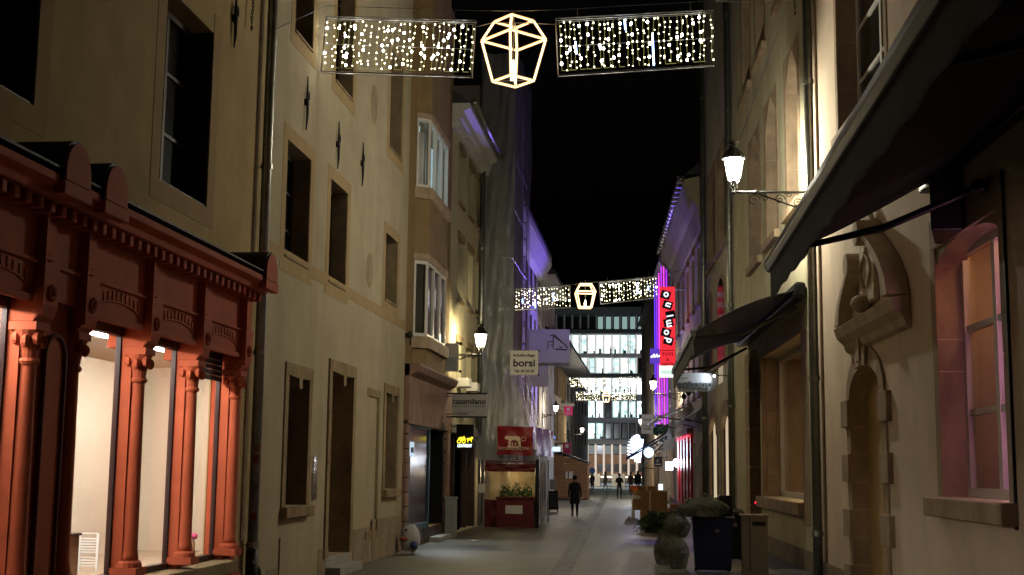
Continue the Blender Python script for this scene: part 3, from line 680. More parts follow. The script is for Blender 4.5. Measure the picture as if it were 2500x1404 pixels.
# stone shop base
MB().fbox(FL, 33.72, 41.0, .01, .14, 3.32, 4.9).build("stone_fascia", M['stone_p'], C)
pr = [(.14, 4.58), (.34, 4.7), (.42, 4.85), (.42, 4.91), (.0, 4.91), (0, 4.58)]
MB().prism([FL.P(33.72, o, z) for o, z in pr], [FL.P(40.6, o, z) for o, z in pr]).build("corbel_moulding", M['stone_p'], C, bevel=.01)
for k in range(9): MB().fbox(FL, 33.72, 34.15, .0, .1, .02+.38*k, .38+.38*k-.012).build("pier_block", M['stone_p'], C, bevel=.006)
for k in range(9): MB().fbox(FL, 40.6, 41.1, .0, .12, .02+.38*k, .38+.38*k-.012).build("pier_block", M['stone_p'], C, bevel=.006)
sw = MB(); sw.fbox(FL, 34.2, 34.5, -.3, .06, .45, 3.4); sw.fbox(FL, 34.5, 37.6, -.02, .06, .45, .62); sw.fbox(FL, 37.5, 37.62, -.3, .06, .45, 3.4); sw.fbox(FL, 34.5, 37.5, -.02, .06, 3.25, 3.4)
sw_o = sw.build("shop_window", M['frame_b'], C)
MB().fbox(FL, 34.5, 37.5, 0, .012, .62, 3.25).build("pane", M['glass_d'], sw_o)
sign_in = MB().fbox(FL, 34.35, 34.9, .065, .085, 2.45, 2.85).build("shop_notice", emit('lit_white_notice', (.7, .85, 1), .8), sw_o)
lettering("BAR", .22, FL, 34.62, .09, 2.56, M['ink'], C, width=.4)
MB().fbox(FL, 34.2, 40.6, -.02, .04, 0, .45).build("stall_riser", M['frame_d'], C)
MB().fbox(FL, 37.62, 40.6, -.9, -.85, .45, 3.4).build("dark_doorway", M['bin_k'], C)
MB().fbox(FL, 40.3, 40.59, -.85, .0, .45, 3.39).build("doorway_shade_board", M['bin_k'], C)  # black boards put in so the doorway reads as deep shade
MB().fbox(FL, 37.62, 40.3, -.85, .0, 3.3, 3.39).build("doorway_shade_board", M['bin_k'], C)
MB().fbox(FL, 37.9, 40.2, .04, .35, 0, .15).build("door_step", M['concrete'], C)
# small downlight that throws the white patch on the pavement
dl = MB(); dl.lathe([(.05,0),(.07,.12),(.07,.2)], FL.P(38.6, .3, 3.3), 12)
dlo = tag(dl.build("downlight", M['steel']), "small steel downlight under the stone fascia of the ochre house", "downlight")
lamp('SPOT', "downlight_lamp", FL.P(38.6, .3, 3.28), 260, (.78, .90, 1), dlo, spot_size=math.radians(95), spot_blend=.5, shadow_soft_size=.05, aim=FL.P(37.2, 1.5, 0))
# planter pillar
pp = ground(1097, 1313); pil = T("planter_box", "tall grey square planter beside the dark passage", "planter", (pp.x, pp.y, 0))
MB().box(pp.x-.16, pp.x+.16, pp.y, pp.y+.5, 0, 1.2).build("box", M['concrete'], pil, bevel=.015)
MB().box(pp.x-.18, pp.x+.18, pp.y-.02, pp.y+.52, 1.2, 1.26).build("rim", M['concrete'], pil, bevel=.01)

# ================================================================== LEFT D: pale house
D = T("town_house", "pale house with moulded white cornice beside the wrapped scaffold", "house", (-6.5, 45, 0))
rowsD = [(348, 480), (396, 520), (431, 548)]; us = [(1108, 1121), (1133, 1146), (1154, 1167)]
holesD = []
zTop, zBot = FL.z(1140, 396), FL.z(1140, 520)
for (u0, u1) in us: holesD.append((FL.a(u0), FL.a(u1), zBot, zTop, .25))
z3, z4 = FL.z(1140, 750), FL.z(1140, 608)
for (u0, u1) in us: holesD.append((FL.a(u0), FL.a(u1), z3, z4, .25))
z5, z6 = FL.z(1140, 958), FL.z(1140, 852)
for (u0, u1) in us: holesD.append((FL.a(u0), FL.a(u1), z5, z6, .25))
facade(FL, 41.17, 48.5, 0, 13.6, holesD + [(41.8, 48.0, .05, 3.3, .3)], M['plaster_w'], D)
for i, h in enumerate(holesD):
    window(FL, D, h, M['frame_w'] if i > 5 else M['frame_d'], M['glass_d'], (0, 1), .07)
    MB().fbox(FL, h[0]-.12, h[1]+.12, 0, .06, h[3], h[3]+.25).build("lintel", M['stone'], D)
    if i < 6: MB().fbox(FL, h[0]-.08, h[1]+.08, -.2, .08, h[2]-.1, h[2]).build("sill", M['stone'], D)
for (u0, u1, v0, v1) in ((1122, 1142, 930, 946), (1145, 1163, 942, 956)):
    a, z = FL.pix((u0+u1)/2, v1, .2)
    b_ = MB(); b_.fbox(FL, a-.35, a+.35, .02, .42, z, z+.3); tag(b_.build("flower_box", M['frame_w'], None, bevel=.02), "white window box under the pale house window, " + ("nearer the hanging lamp" if u0 < 1140 else "nearest the drainpipe"), "flower box", "white window boxes")
pr = [(0, 13.3), (.12, 13.3), (.16, 13.55), (.34, 13.62), (.38, 13.85), (.6, 13.95), (.6, 14.12), (0, 14.12)]
MB().prism([FL.P(41.0, o, z) for o, z in pr], [FL.P(49.0, o, z) for o, z in pr]).build("cornice", M['frame_w'], D)
for k in range(26): MB().fbox(FL, 41.1+.3*k, 41.26+.3*k, .12, .3, 13.38, 13.52).build("dentil", M['frame_w'], D)
mb = MB(); mb.tube([FL.P(41.0, .72, 14.15), FL.P(49.0, .72, 14.15)], .12, 10); mb.build("gutter", M['zinc'], D, smooth=True)
MB().prism([FL.P(41.0, o, z) for o, z in ((.6,14.13),(-4,17.5),(-4,14.13))], [FL.P(48.6, o, z) for o, z in ((.6,14.13),(-4,17.5),(-4,14.13))]).build("roof", M['slate'], D)
mb = MB(); mb.fbox(FL, 42.5, 43.2, -1.6, -.9, 14.5, 17.2); mb.build("chimney", M['plaster_d'], D)
pipe(FL, D, 47.9, .14, .10, 3.5, 14, M['zinc'])
MB().fbox(FL, 41.8, 48.0, -.3, -.26, .05, 3.3).build("shop_glass", M['glass_d'], D)
MB().fbox(FL, 47.7, 47.99, -.26, .004, .05, 3.29).build("dark_reveal_panel", M['frame_d'], D)  # dark panel added over the far reveal to keep it from showing lamplit
for k in range(4): MB().fbox(FL, 41.8+1.55*k, 41.9+1.5*k, -.26, -.1, .05, 3.3).build("shop_mullion", M['frame_d'], D)
MB().fbox(FL, 41.45, 48.4, .0, .1, 3.3, 3.6).build("shop_lintel", M['plaster_f'], D)

# ================================================================== E: scaffold wrapped in plastic
E = T("wrapped_scaffold", "tall scaffold wrapped in clear plastic and grey netting in front of a house", "scaffold", (-5.8, 51, 0))
XE = -5.2
def sheet_front(u, v):
    x = -6.55 + (XE+6.55)*u; z = 2.45 + (18.3-2.45)*v
    fl_ = min(1, max(0, 1 - (z-3.2)/3.4))**1.6
    return Vector((x + fl_*(.9*u), 48.6 - .45*fl_ + .045*math.sin(u*9+z*.6) + .022*math.sin(u*23 - z*1.7) + .02*math.sin(z*3+u*8), z))
MB().grid(sheet_front, 26, 70).build("plastic_sheet", M['sheet'], E, smooth=True)
def sheet_side(u, v):
    y = 48.6 + 6.4*u; z = 2.6 + (18.6-2.6)*v; fl_ = min(1, max(0, 1 - (z-3.2)/3.4))**1.6
    return Vector((XE + fl_*.95 + .03*math.sin(u*14+z*.8) + .02*math.sin(u*31 - z*1.9), y - .45*fl_*(1-u), z))
MB().grid(sheet_side, 30, 70).build("plastic_sheet", M['sheet'], E, smooth=True)
mb = MB()
mb.box(-6.5, XE-.28, 48.78, 54.8, 6.4, 18.2); mb.build("scaffold_net", M['net'], E)
for (x, y) in ((-5.32, 48.7), (-6.4, 48.7), (-5.32, 51.6), (-5.32, 54.7)):
    mb = MB(); mb.tube([(x, y, 0), (x, y, 18.2)], .024, 6); mb.build("scaffold_pole", M['steel'], E)
for k in range(8):
    z = 2.2 + 2.0*k; mb = MB(); mb.tube([(-6.4, 48.7, z), (-5.32, 48.7, z)], .024, 6); mb.tube([(-5.32, 48.7, z), (-5.32, 54.7, z)], .024, 6); mb.build("scaffold_ledger", M['steel'], E)
for k in range(18):
    z = 5 + .72*k; MB().box(XE+.02, XE+.075, 52.2, 52.26, z, z+.08).build("sheet_clip", M['ink'], E)
# building behind the scaffold
E2 = T("town_house", "dark house hidden behind the wrapped scaffold", "house", (-6.6, 51, 0))
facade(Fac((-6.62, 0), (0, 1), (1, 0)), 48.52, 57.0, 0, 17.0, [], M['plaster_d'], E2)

# terrace tent under the scaffold
H = T("terrace_tent", "restaurant terrace tent with maroon canvas and clear plastic window", "tent", (-5.2, 48, 0))
YH = 47.8; x0, x1 = at(1182, 1290, YH).x, at(1305, 1290, YH).x
zt = lambda v: at(1240, v, YH).z
def flap(z0, z1, mat, name, amp=.03):
    return MB().grid(lambda u, v: Vector((x0+(x1-x0)*u, YH + amp*math.sin(u*17+v*4)+amp*.6*math.sin(u*7-v*9), z0+(z1-z0)*v - .05*math.sin(u*math.pi)*v)), 24, 12).build(name, mat, H, smooth=True)
flap(zt(1152), zt(1130), M['maroon'], "valance"); flap(zt(1221), zt(1150), M['tent'], "clear_window", .05); flap(.02, zt(1219), M['maroon'], "canvas_skirt", .04)
MB().box(x0, x1, 49.2, 49.25, 0.02, zt(1135)).build("inner_wall", surf('warm_inner_wall', (.45, .34, .17), .9), H)
lamp('POINT', "terrace_bulb", (x0+.9, 48.5, 2.0), 26, (1, .78, .42), H, shadow_soft_size=.06)
for (x, y) in ((x1+.03, YH), (x1+.03, 50.5), (x1+.03, 53.6), (x0-.03, YH)):
    mb = MB(); mb.tube([(x, y, 0), (x, y, zt(1120))], .03, 8); mb.build("post", M['steel'], H)
MB().box(x0-.05, x1+.05, YH+.05, 53.6, zt(1128), zt(1125)).build("roof_sheet", M['maroon'], H)
for k in range(4):
    y = 48.0 + 1.0*k
    MB().box(x1+.0, x1+.04, y, y+.95, .05, 2.4).build("side_panel", [M['chalk'], M['sign_w'], M['wrap'], M['frame_b'], M['card']][k], H)
    MB().grid(lambda u, v: Vector((x1+.08+.05*math.sin(u*9+v*5), y+1.0*u, .3+2.4*v)), 8, 10).build("side_curtain", M['wrap'], H, smooth=True)
MB().box(x1+.02, x1+.16, 47.7, 47.84, .0, 2.5).build("corner_post", M['bin_k'], H)
# planter in front
pl = T("planter_box", "long dark red planter with herbs in front of the terrace tent", "planter", (-5, 47.2, 0))
pa, pb = at(1212, 1290, 47.3).x, at(1302, 1290, 47.3).x; zp = at(1250, 1218, 47.3).z
MB().box(pa, pb, 47.25, 47.6, .04, zp).build("box", M['maroon'], pl, bevel=.015)
MB().box(pa-.03, pb+.03, 47.2, 47.62, zp, zp+.07).build("rim", M['maroon'], pl, bevel=.01)
MB().box(pa+.33, pa+.95, 47.235, 47.25, zp*.50, zp*.50+.3).build("label_plate", M['sign_w'], pl)
mb = MB()
for k in range(520):
    t = RN.random(); cx = pa + .12 + (pb-pa-.2)*t; hgt = .18+.35*abs(math.sin(t*9))*RN.random()
    p = Vector((cx, 47.42+RN.uniform(-.12,.12), zp+.06+hgt*RN.random()*1.2)); s_ = .035+.03*RN.random()
    d1 = Vector((RN.uniform(-1,1),RN.uniform(-1,1),RN.uniform(-.3,1))).normalized()*s_; d2 = d1.orthogonal().normalized()*s_*.5
    mb.add([p-d1, p+d2, p+d1, p-d2], [(0,1,2,3)])
mb.build("herb_leaves", M['herb'], pl, stuff=True)
# restaurant banner with the she-wolf emblem
Fb = FY(47.62); ba0, bz1 = at(1214, 1040, 47.62).x, at(1257, 1041, 47.62).z; ba1, bz0 = at(1301, 1110, 47.62).x, at(1257, 1111, 47.62).z
bn = T("banner", "deep red restaurant banner with beige wolf emblem on the plastic sheet", "banner", ((ba0+ba1)/2, 47.62, bz0))
MB().grid(lambda u, v: Vector((ba0+(ba1-ba0)*u, 47.62+.035*math.sin(u*11+v*3)+.02*math.sin(u*5-v*9), bz0+(bz1-bz0)*v+.02*math.sin(u*6))), 20, 14).build("cloth", M['banner'], bn, smooth=True)
bw, bh = ba1-ba0, bz1-bz0
wolf = [(.22,.62),(.26,.68),(.30,.66),(.36,.66),(.58,.66),(.64,.62),(.66,.5),(.665,.34),(.67,.28),(.615,.28),(.60,.36),(.585,.47),(.52,.52),(.42,.52),(.385,.47),(.37,.30),(.31,.30),(.33,.40),(.335,.52),(.27,.55),(.22,.56)]
MB().fprism(Fb, [(ba0+bw*x, bz0+bh*z) for x, z in wolf], .05, .058).build("wolf_emblem", M['beige'], bn)
MB().fprism(Fb, [(ba0+bw*x, bz0+bh*z) for x, z in ((.30,.27),(.62,.25),(.62,.30),(.30,.315))], .05, .056).build("emblem_base", M['beige'], bn)
for k in range(2):
    x = .43+.09*k; MB().fprism(Fb, [(ba0+bw*(x+.02*math.cos(t)), bz0+bh*(.38+.06*math.sin(t))) for t in [q*math.pi/4 for q in range(8)]], .05, .056).build("twin_emblem", M['beige'], bn)
mb = MB(); mb.tube([Fb.P(ba0+bw*(.74+.06*math.cos(t)), .052, bz0+bh*(.56+.075*math.sin(t))) for t in [q*math.pi/6 for q in range(12)]], .012, 5, True); mb.build("round_seal", M['beige'], bn)
lettering("RISTORANTE", bh*.145, Fb, ba0+bw*.30, .055, bz0+bh*.175, M['beige'], bn, width=bw*.50)
lettering("ROMA", bh*.19, Fb, ba0+bw*.74, .055, bz0+bh*.165, M['beige'], bn, width=bw*.34)
# purple side banner of the tent
F_ = Fac((ba1+.04, 0), (0, 1), (1, 0))
pv = T("banner", "purple-lit shiny banner on the street side of the scaffold skirt", "banner", (ba1+.1, 51, bz0))
MB().grid(lambda u, v: Vector((ba1+.10+.28*u+.04*math.sin(u*15+v*4), 47.75+4.6*u, bz0-.02+(bz1-bz0)*v)), 26, 10).build("cloth", surf('purple_banner', (.22, .03, .60), .3, var=.3, bump=.6, bscale=3), pv, smooth=True)
# sign plates on the tent pole
sp = at(1176, 1192, 47.5); tag(MB().box(sp.x-.13, sp.x+.13, 47.45, 47.48, sp.z-.16, sp.z+.16).build("notice_plate", M['sign_w'], None, bevel=.006), "small white notice plate on the pole left of the tent", "notice")

# ================================================================== hanging signs on the left
def panel_sign(name, label, u0, u1, v0, v1, Y, mat, cat="sign", t=.05, armto=None, frame=None, flat=False):
    p, q = at(u0, v1, Y), at(u1, v0, Y)
    s_ = T(name, label, cat, ((p.x+q.x)/2, Y, p.z)); F = FY(Y)
    if flat: MB().grid(lambda u, v: Vector((p.x+(q.x-p.x)*u, Y+.02*math.sin(u*7+v*3), p.z+(q.z-p.z)*v)), 10, 8).build("cloth", mat, s_, smooth=True)
    else: MB().box(p.x, q.x, Y, Y+t, p.z, q.z).build("panel", mat, s_, bevel=.008)
    if frame: 
        for (za, zb_) in ((p.z-.045, p.z-.002), (q.z+.002, q.z+.045)): MB().box(p.x-.15 if armto is not None else p.x, q.x+.01, Y-.01, Y+t+.01, za, zb_).build("frame_bar", frame, s_)
    if armto is not None:
        for z in (p.z+.06, q.z-.06):
            mb = MB(); mb.tube([(armto, Y+t/2, z), (p.x if armto < p.x else q.x, Y+t/2, z)], .016, 6); mb.build("bracket", M['iron'], s_)
    return s_, F, p, q
sg, F, p, q = panel_sign("shop_sign", "white framed sign reading casamilano on the ochre house", 1102, 1189, 963, 1016, 40.0, M['sign_w'], armto=-6.4, frame=M['iron'])
wd, ht = q.x-p.x, q.z-p.z
lettering("casamilano", ht*.36, F, (p.x+q.x)/2, .004, p.z+ht*.56, M['ink'], sg, width=wd*.93, bold=.004)
MB().fprism(F, [(q.x-wd*.045+.018*math.cos(t), p.z+ht*.86+.018*math.sin(t)) for t in [k*.785 for k in range(8)]], .002, .008).build("dot", M['ink'], sg)
lettering("CUISINES   MEUBLES CONTEMPORAINS", ht*.085, F, (p.x+q.x)/2, .004, p.z+ht*.42, M['ink_g'], sg, width=wd*.93)
MB().fbox(F, p.x+.01, p.x+wd*.5, .001, .006, p.z+ht*.085, p.z+ht*.115).build("line", M['ink'], sg); MB().fbox(F, p.x+.01, p.x+wd*.68, .001, .006, p.z+ht*.18, p.z+ht*.2).build("line", M['ink_g'], sg)
sg, F, p, q = panel_sign("shop_sign", "blank cream sign board between black knobs under the bay window", 1086, 1120, 838, 907, 40.6, M['sign_w'], armto=-6.45)
for z in (p.z+.01, q.z-.01): MB().ball((q.x+.06, 40.62, z), .05).build("knob", M['iron'], sg, smooth=True); MB().tube([(p.x, 40.625, z), (q.x+.06, 40.625, z)], .014, 6).build("rail", M['iron'], sg)
MB().box(p.x+.06, q.x-.06, 40.585, 40.599, p.z+.03, p.z+(q.z-p.z)*.5).build("lower_panel", M['sign_g'], sg)
# neon coach sign
sg, F, p, q = panel_sign("neon_sign", "dark sign box with yellow neon coach and horses and white name", 1113, 1157, 1036, 1099, 41.2, M['bin_k'], armto=-6.45, t=.14)
YEL = emit('yellow_neon', (1, .80, .03), 1.8); WHT = emit('white_blue_neon', (.75, .9, 1), 2.2)
wd, ht = q.x-p.x, q.z-p.z
def neon(pts, mat=YEL, name="neon_tube", r=.014, closed=False): MB().tube([F.P(p.x+wd*x, .02, p.z+ht*z) for x, z in pts], r, 6, closed).build(name, mat, sg)
for cx in (.17, .44): neon([(cx+.09*math.cos(t), .335+.065*math.sin(t)) for t in [k*.52 for k in range(12)]], closed=True)
MB().fprism(F, [(p.x+wd*x, p.z+ht*z) for x, z in ((.12,.42),(.18,.50),(.42,.51),(.46,.55),(.49,.50),(.56,.44),(.48,.36),(.3,.36))], .01, .03).build("neon_coach", YEL, sg)
MB().fprism(F, [(p.x+wd*x, p.z+ht*z) for x, z in ((.60,.42),(.64,.47),(.82,.47),(.88,.52),(.95,.51),(.96,.44),(.90,.42),(.89,.31),(.86,.31),(.85,.38),(.70,.38),(.69,.30),(.66,.30),(.64,.38))], .01, .03).build("neon_horse", YEL, sg)
lettering("LOUVIGNY", ht*.16, F, (p.x+q.x)/2, .02, p.z+ht*.12, WHT, sg, width=wd*.82, bold=.006)
# scaffolder's sign, white banners
sg, F, p, q = panel_sign("company_sign", "cream sign reading échafaudage borsi hung on the scaffold corner", 1245, 1314, 856, 916, 48.1, M['sign_w'])
wd, ht = q.x-p.x, q.z-p.z
lettering("échafaudage", ht*.16, F, (p.x+q.x)/2, .006, p.z+ht*.76, M['ink'], sg, width=wd*.78, bold=.004)
lettering("borsi", ht*.42, F, (p.x+q.x)/2, .006, p.z+ht*.36, M['navy'], sg, width=wd*.78, bold=.012)
lettering("Tél: 45 04 50", ht*.15, F, (p.x+q.x)/2, .006, p.z+ht*.12, M['ink'], sg, width=wd*.72, bold=.004)
for z in (p.z+.02, q.z-.01): MB().ball((q.x+.02, 48.12, z), .035).build("bolt", M['ink'], sg)
sg, F, p, q = panel_sign("hanging_banner", "large plain white banner with a faint grey roof emblem", 1285, 1391, 804, 885, 57.0, M['pvc'], cat="banner", armto=-6.4, flat=True)
wd, ht = q.x-p.x, q.z-p.z
for pts in ([(.50,.40),(.50,.62),(.62,.62)], [(.62,.40),(.62,.80)], [(.54,.52),(.62,.52)], [(.54,.80),(.64,.84),(.95,.45),(.93,.38),(.66,.40)], [(.62,.80),(.92,.50)], [(.75,.46),(.84,.46)]):
    MB().tube([F.P(p.x+wd*x, .03, p.z+ht*z) for x, z in pts], .035, 4).build("emblem_stroke", M['ink_g'], sg)
MB().fbox(F, p.x, q.x, 0, .03, p.z-.15, p.z-.02).build("lower_hem", M['pvc'], sg)
panel_sign("hanging_banner", "smaller blank white banner below the large banner", 1286, 1339, 887, 944, 57.2, M['pvc'], cat="banner", armto=-6.4, flat=True)

# ================================================================== LEFT F.. far row
FF = Fac((-6.5, 0), (0, 1), (1, 0))
F1 = T("town_house", "house washed in purple light behind the white banners", "house", (-6.5, 70, 0))
hF = [(a, a+1.3, z, z+2.3, .25) for z in (4.6, 8.2, 11.0) for a in (66.5, 69.0, 71.5, 74.0)]
facade(FF, 57.0, 76.0, 0, 14.2, hF + [(66.0, 75.0, .3, 3.2, .4)], M['plaster_f'], F1)
for h in hF: window(FF, F1, h, M['frame_d'], M['glass_d'], (1, 1), .08)
MB().fbox(FF, 66.0, 75.0, -.4, -.35, .3, 3.2).build("shop_glass", M['glass_d'], F1)
pr = [(0, 13.4), (.3, 13.5), (.75, 14.3), (.75, 14.5), (-4, 17.8), (-4, 13.4)]
MB().prism([FF.P(56.5, o, z) for o, z in pr], [FF.P(74.5, o, z) for o, z in pr]).build("roof", [M['slate']], F1)
MB().prism([FF.P(56.6, o, z) for o, z in ((0.01,13.0),(.32,13.1),(.76,13.9),(.74,14.28),(.3,13.48),(.01,13.38))], [FF.P(74.4, o, z) for o, z in ((0.01,13.0),(.32,13.1),(.76,13.9),(.74,14.28),(.3,13.48),(.01,13.38))]).build("eaves_board", M['frame_w'], F1)
F2 = T("town_house", "narrow grey house with overhanging eaves beyond the purple house", "house", (-6.5, 80, 0))
hF2 = [(a, a+1.1, z, z+2.2, .25) for z in (4.6, 7.8, 10.6) for a in (77.0, 79.2, 81.4, 83.6)]
facade(FF, 76.0, 87.0, 0, 13.8, hF2, M['plaster_f'], F2)
for h in hF2: window(FF, F2, h, M['frame_d'], M['glass_d'], (0, 1), .08)
MB().prism([FF.P(75.5, o, z) for o, z in ((.9,13.6),(.9,13.8),(-4,17),(-4,13.6))], [FF.P(87.5, o, z) for o, z in ((.9,13.6),(.9,13.8),(-4,17),(-4,13.6))]).build("roof", M['slate'], F2)
for k in range(30): MB().fbox(FF, 75.7+.38*k, 75.85+.38*k, .01, .86, 13.42, 13.6).build("rafter_end", M['frame_w'], F2)
FG = Fac((-7.1, 0), (0, 1), (1, 0))
F3 = T("town_house", "dim stone house with iron balconies and lamp behind the wooden kiosk", "house", (-7.1, 98, 0))
hF3 = [(a, a+1.4, z, z+2.6, .3) for z in (4.2, 7.6) for a in (88.0, 91.0, 94.0, 97.0, 100.0, 103.0, 106.0)]
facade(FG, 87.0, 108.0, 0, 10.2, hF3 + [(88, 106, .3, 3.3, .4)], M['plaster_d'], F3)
for h in hF3:
    window(FG, F3, h, M['frame_w'], M['glass_d'], (1, 1), .1)
    MB().fbox(FG, h[0]-.2, h[0], 0, .08, h[2], h[3]).build("pilaster_strip", M['stone'], F3); MB().fbox(FG, h[1], h[1]+.2, 0, .08, h[2], h[3]).build("pilaster_strip", M['stone'], F3)
MB().fbox(FG, 88, 106, -.4, -.35, .3, 3.3).build("shop_glass", M['glass_d'], F3)
for (a, z) in ((96.7, 4.1), (102.6, 7.3)):
    mb = MB(); mb.fbox(FG, a, a+2.2, .01, .95, z-.14, z); bl = mb.build("balcony", M['concrete'], F3)
    mb = MB(); mb.tube([FG.P(a,.92,z+.95), FG.P(a+2.2,.92,z+.95)], .03, 6)
    for k in range(10): mb.tube([FG.P(a+.05+.23*k,.92,z), FG.P(a+.05+.23*k,.92,z+.95)], .014, 5)
    mb.build("railing", M['iron'], bl)
# broad dark overhanging roof
MB().prism([Vector((x, 80, z)) for x, z in ((-5.05,9.9),(-5.05,10.15),(-9,12.4),(-9,9.9))], [Vector((x, 110, z)) for x, z in ((-5.05,9.9),(-5.05,10.15),(-9,12.4),(-9,9.9))]).build("overhanging_roof", M['slate'], F3)
F4 = T("town_house", "modern grey corner building at the left end of the street", "house", (-7.2, 128, 0))
hF4 = [(a, a+3.4, z, z+1.5, .1) for z in (4.6, 7.8) for a in (109.5, 115.5, 121.5, 127.5, 133.5, 139.5)]
facade(FG, 108.0, 147.0, 0, 10.8, hF4, M['conc_w'], F4)
for h in hF4: window(FG, F4, h, M['conc_d'], M['glass_d'], (3, 0), .12)
# projecting signs of the far left row
RED = emit('lit_magenta_sign', (.42, .02, .10), .9)
sg, F, p, q = panel_sign("shop_sign", "small square magenta sign with white emblem above the wooden kiosk", 1378, 1398, 992, 1014, 88.0, RED, armto=-7.0)
MB().box(p.x+.18, q.x-.18, 87.98, 87.995, p.z+.3, q.z-.1).build("emblem", M['frame_w'], sg); MB().box(p.x+.06, q.x-.06, 87.98, 87.995, p.z+.1, p.z+.17).build("line", M['frame_w'], sg)
sg, F, p, q = panel_sign("shop_sign", "tall dark maroon banner sign hanging over the wooden kiosk roof", 1374, 1394, 1080, 1115, 94.0, M['magenta'], armto=-7.0)
MB().box(p.x+.18, q.x-.18, 93.98, 93.995, q.z-.4, q.z-.12).build("emblem", M['frame_w'], sg)
sg, F, p, q = panel_sign("lit_sign", "small glowing blue and white shop sign right of the tent", 1344, 1368, 1091, 1102, 86.0, emit('blue_white_sign', (.55, .75, 1), 1.6), armto=-6.5)
sg, F, p, q = panel_sign("lit_sign", "narrow blue lit sign higher up beside the tent", 1340, 1356, 1065, 1071, 87.0, emit('blue_sign', (.2, .4, 1), .9), armto=-6.5)

# wooden kiosk
K = T("wooden_kiosk", "honey brown wooden market kiosk closed up behind the walking man", "kiosk", (-5.8, 92, 0))
ky = 91.0; kx0, kx1 = at(1337, 1215, ky).x, at(1434, 1215, ky).x; kz0, kz1 = at(1340, 1112, ky).z, at(1432, 1132, ky).z
nb = 14
for k in range(nb):
    za = .12 + (kz1-.12)*k/nb; MB().box(kx0, kx1, ky, ky+.05+.012*(k % 2), za, .12+(kz1-.12)*(k+1)/nb-.015).build("wall_board", M['wood'], K)
MB().prism([(kx0, ky+.01, kz1), (kx1, ky+.01, kz1), ((kx0+kx1)/2-.9, ky+.01, kz0+.1), (kx0, ky+.01, kz0)], [(kx0, ky+.05, kz1), (kx1, ky+.05, kz1), ((kx0+kx1)/2-.9, ky+.05, kz0+.1), (kx0, ky+.05, kz0)]).build("gable_board", M['wood'], K)
for k in range(10): MB().box(kx1-.05, kx1, ky+.06, ky+3, .12+.24*k, .34+.24*k).build("side_board", M['wood'], K)
MB().box(kx0, kx1, ky+.07, ky+3, .0, .11).build("floor_frame", M['frame_d'], K)
MB().prism([(kx0-.1, ky-.15, kz0), (kx0+.9, ky-.15, kz0+.16), (kx1+.12, ky-.15, kz1), (kx1+.12, ky-.15, kz1+.09), (kx0+.9, ky-.15, kz0+.26), (kx0-.1, ky-.15, kz0+.1)], [(kx0-.1, ky+3.1, kz0), (kx0+.9, ky+3.1, kz0+.16), (kx1+.12, ky+3.1, kz1), (kx1+.12, ky+3.1, kz1+.09), (kx0+.9, ky+3.1, kz0+.26), (kx0-.1, ky+3.1, kz0+.1)]).build("roof", M['lead'], K)
e = at(1394, 1160, ky-.06); mb = MB(); mb.box(e.x-.14, e.x+.14, ky-.1, ky-.002, e.z-.25, e.z+.25); mb.build("meter_box", M['sign_w'], K, bevel=.01)
e = at(1386, 1160, ky-.06); MB().box(e.x-.15, e.x-.0, ky-.12, ky-.002, e.z-.22, e.z+.22).build("meter_door", M['steel'], K)

# chalkboard stand
cb = ground(1350, 1250); CB = T("chalkboard", "black chalkboard stand with white poster on top beside the tent", "board", (cb.x, cb.y, 0))
wz = cb.y/FPX; hw = 11*wz
MB().box(cb.x-hw, cb.x+hw, cb.y, cb.y+.04, .1, 1.05).build("board", M['chalk'], CB)
for sx in (-1, 1):
    MB().box(cb.x+sx*hw-.02, cb.x+sx*hw+.02, cb.y-.01, cb.y+.05, 0, 1.08).build("leg", M['frame_d'], CB)
    MB().tube([(cb.x+sx*hw, cb.y+.05, 1.05), (cb.x+sx*hw, cb.y+.5, 0)], .018, 5).build("strut", M['frame_d'], CB)
MB().box(cb.x-hw*.8, cb.x+hw*.8, cb.y-.01, cb.y+.02, 1.1, 1.62).build("poster", M['sign_w'], CB)
for k in range(5): MB().box(cb.x-hw*.7, cb.x+hw*(.2+.5*RN.random()), cb.y-.006, cb.y-.001, .3+.14*k, .325+.14*k).build("chalk_line", M['ink_g'], CB)

# ================================================================== RIGHT row
R1 = T("stone_house", "warm plastered house with stone portal and big window under the near awning", "house", tuple(FR.P(20, 0, 0)))
aw0, aw1 = FR.a(2462), FR.a(2300); zs_, zt_ = FR.z(2310, 1214), FR.z(2310, 590)
hR1 = (aw0, aw1, zs_, zt_, .44)
ad0, ad1 = FR.a(2160), FR.a(2083); zd = FR.z(2100, 898)
hRd = (ad0, ad1, .12, zd, .30)
hRu = (FR.a(2190), FR.a(2068), FR.z(2075, 300), FR.z(2075, 300)+3.2, .45)
facade(FR, 9.5, 27.9, 0, 17.5, [hR1, hRd, hRu], M['plaster_r'], R1)
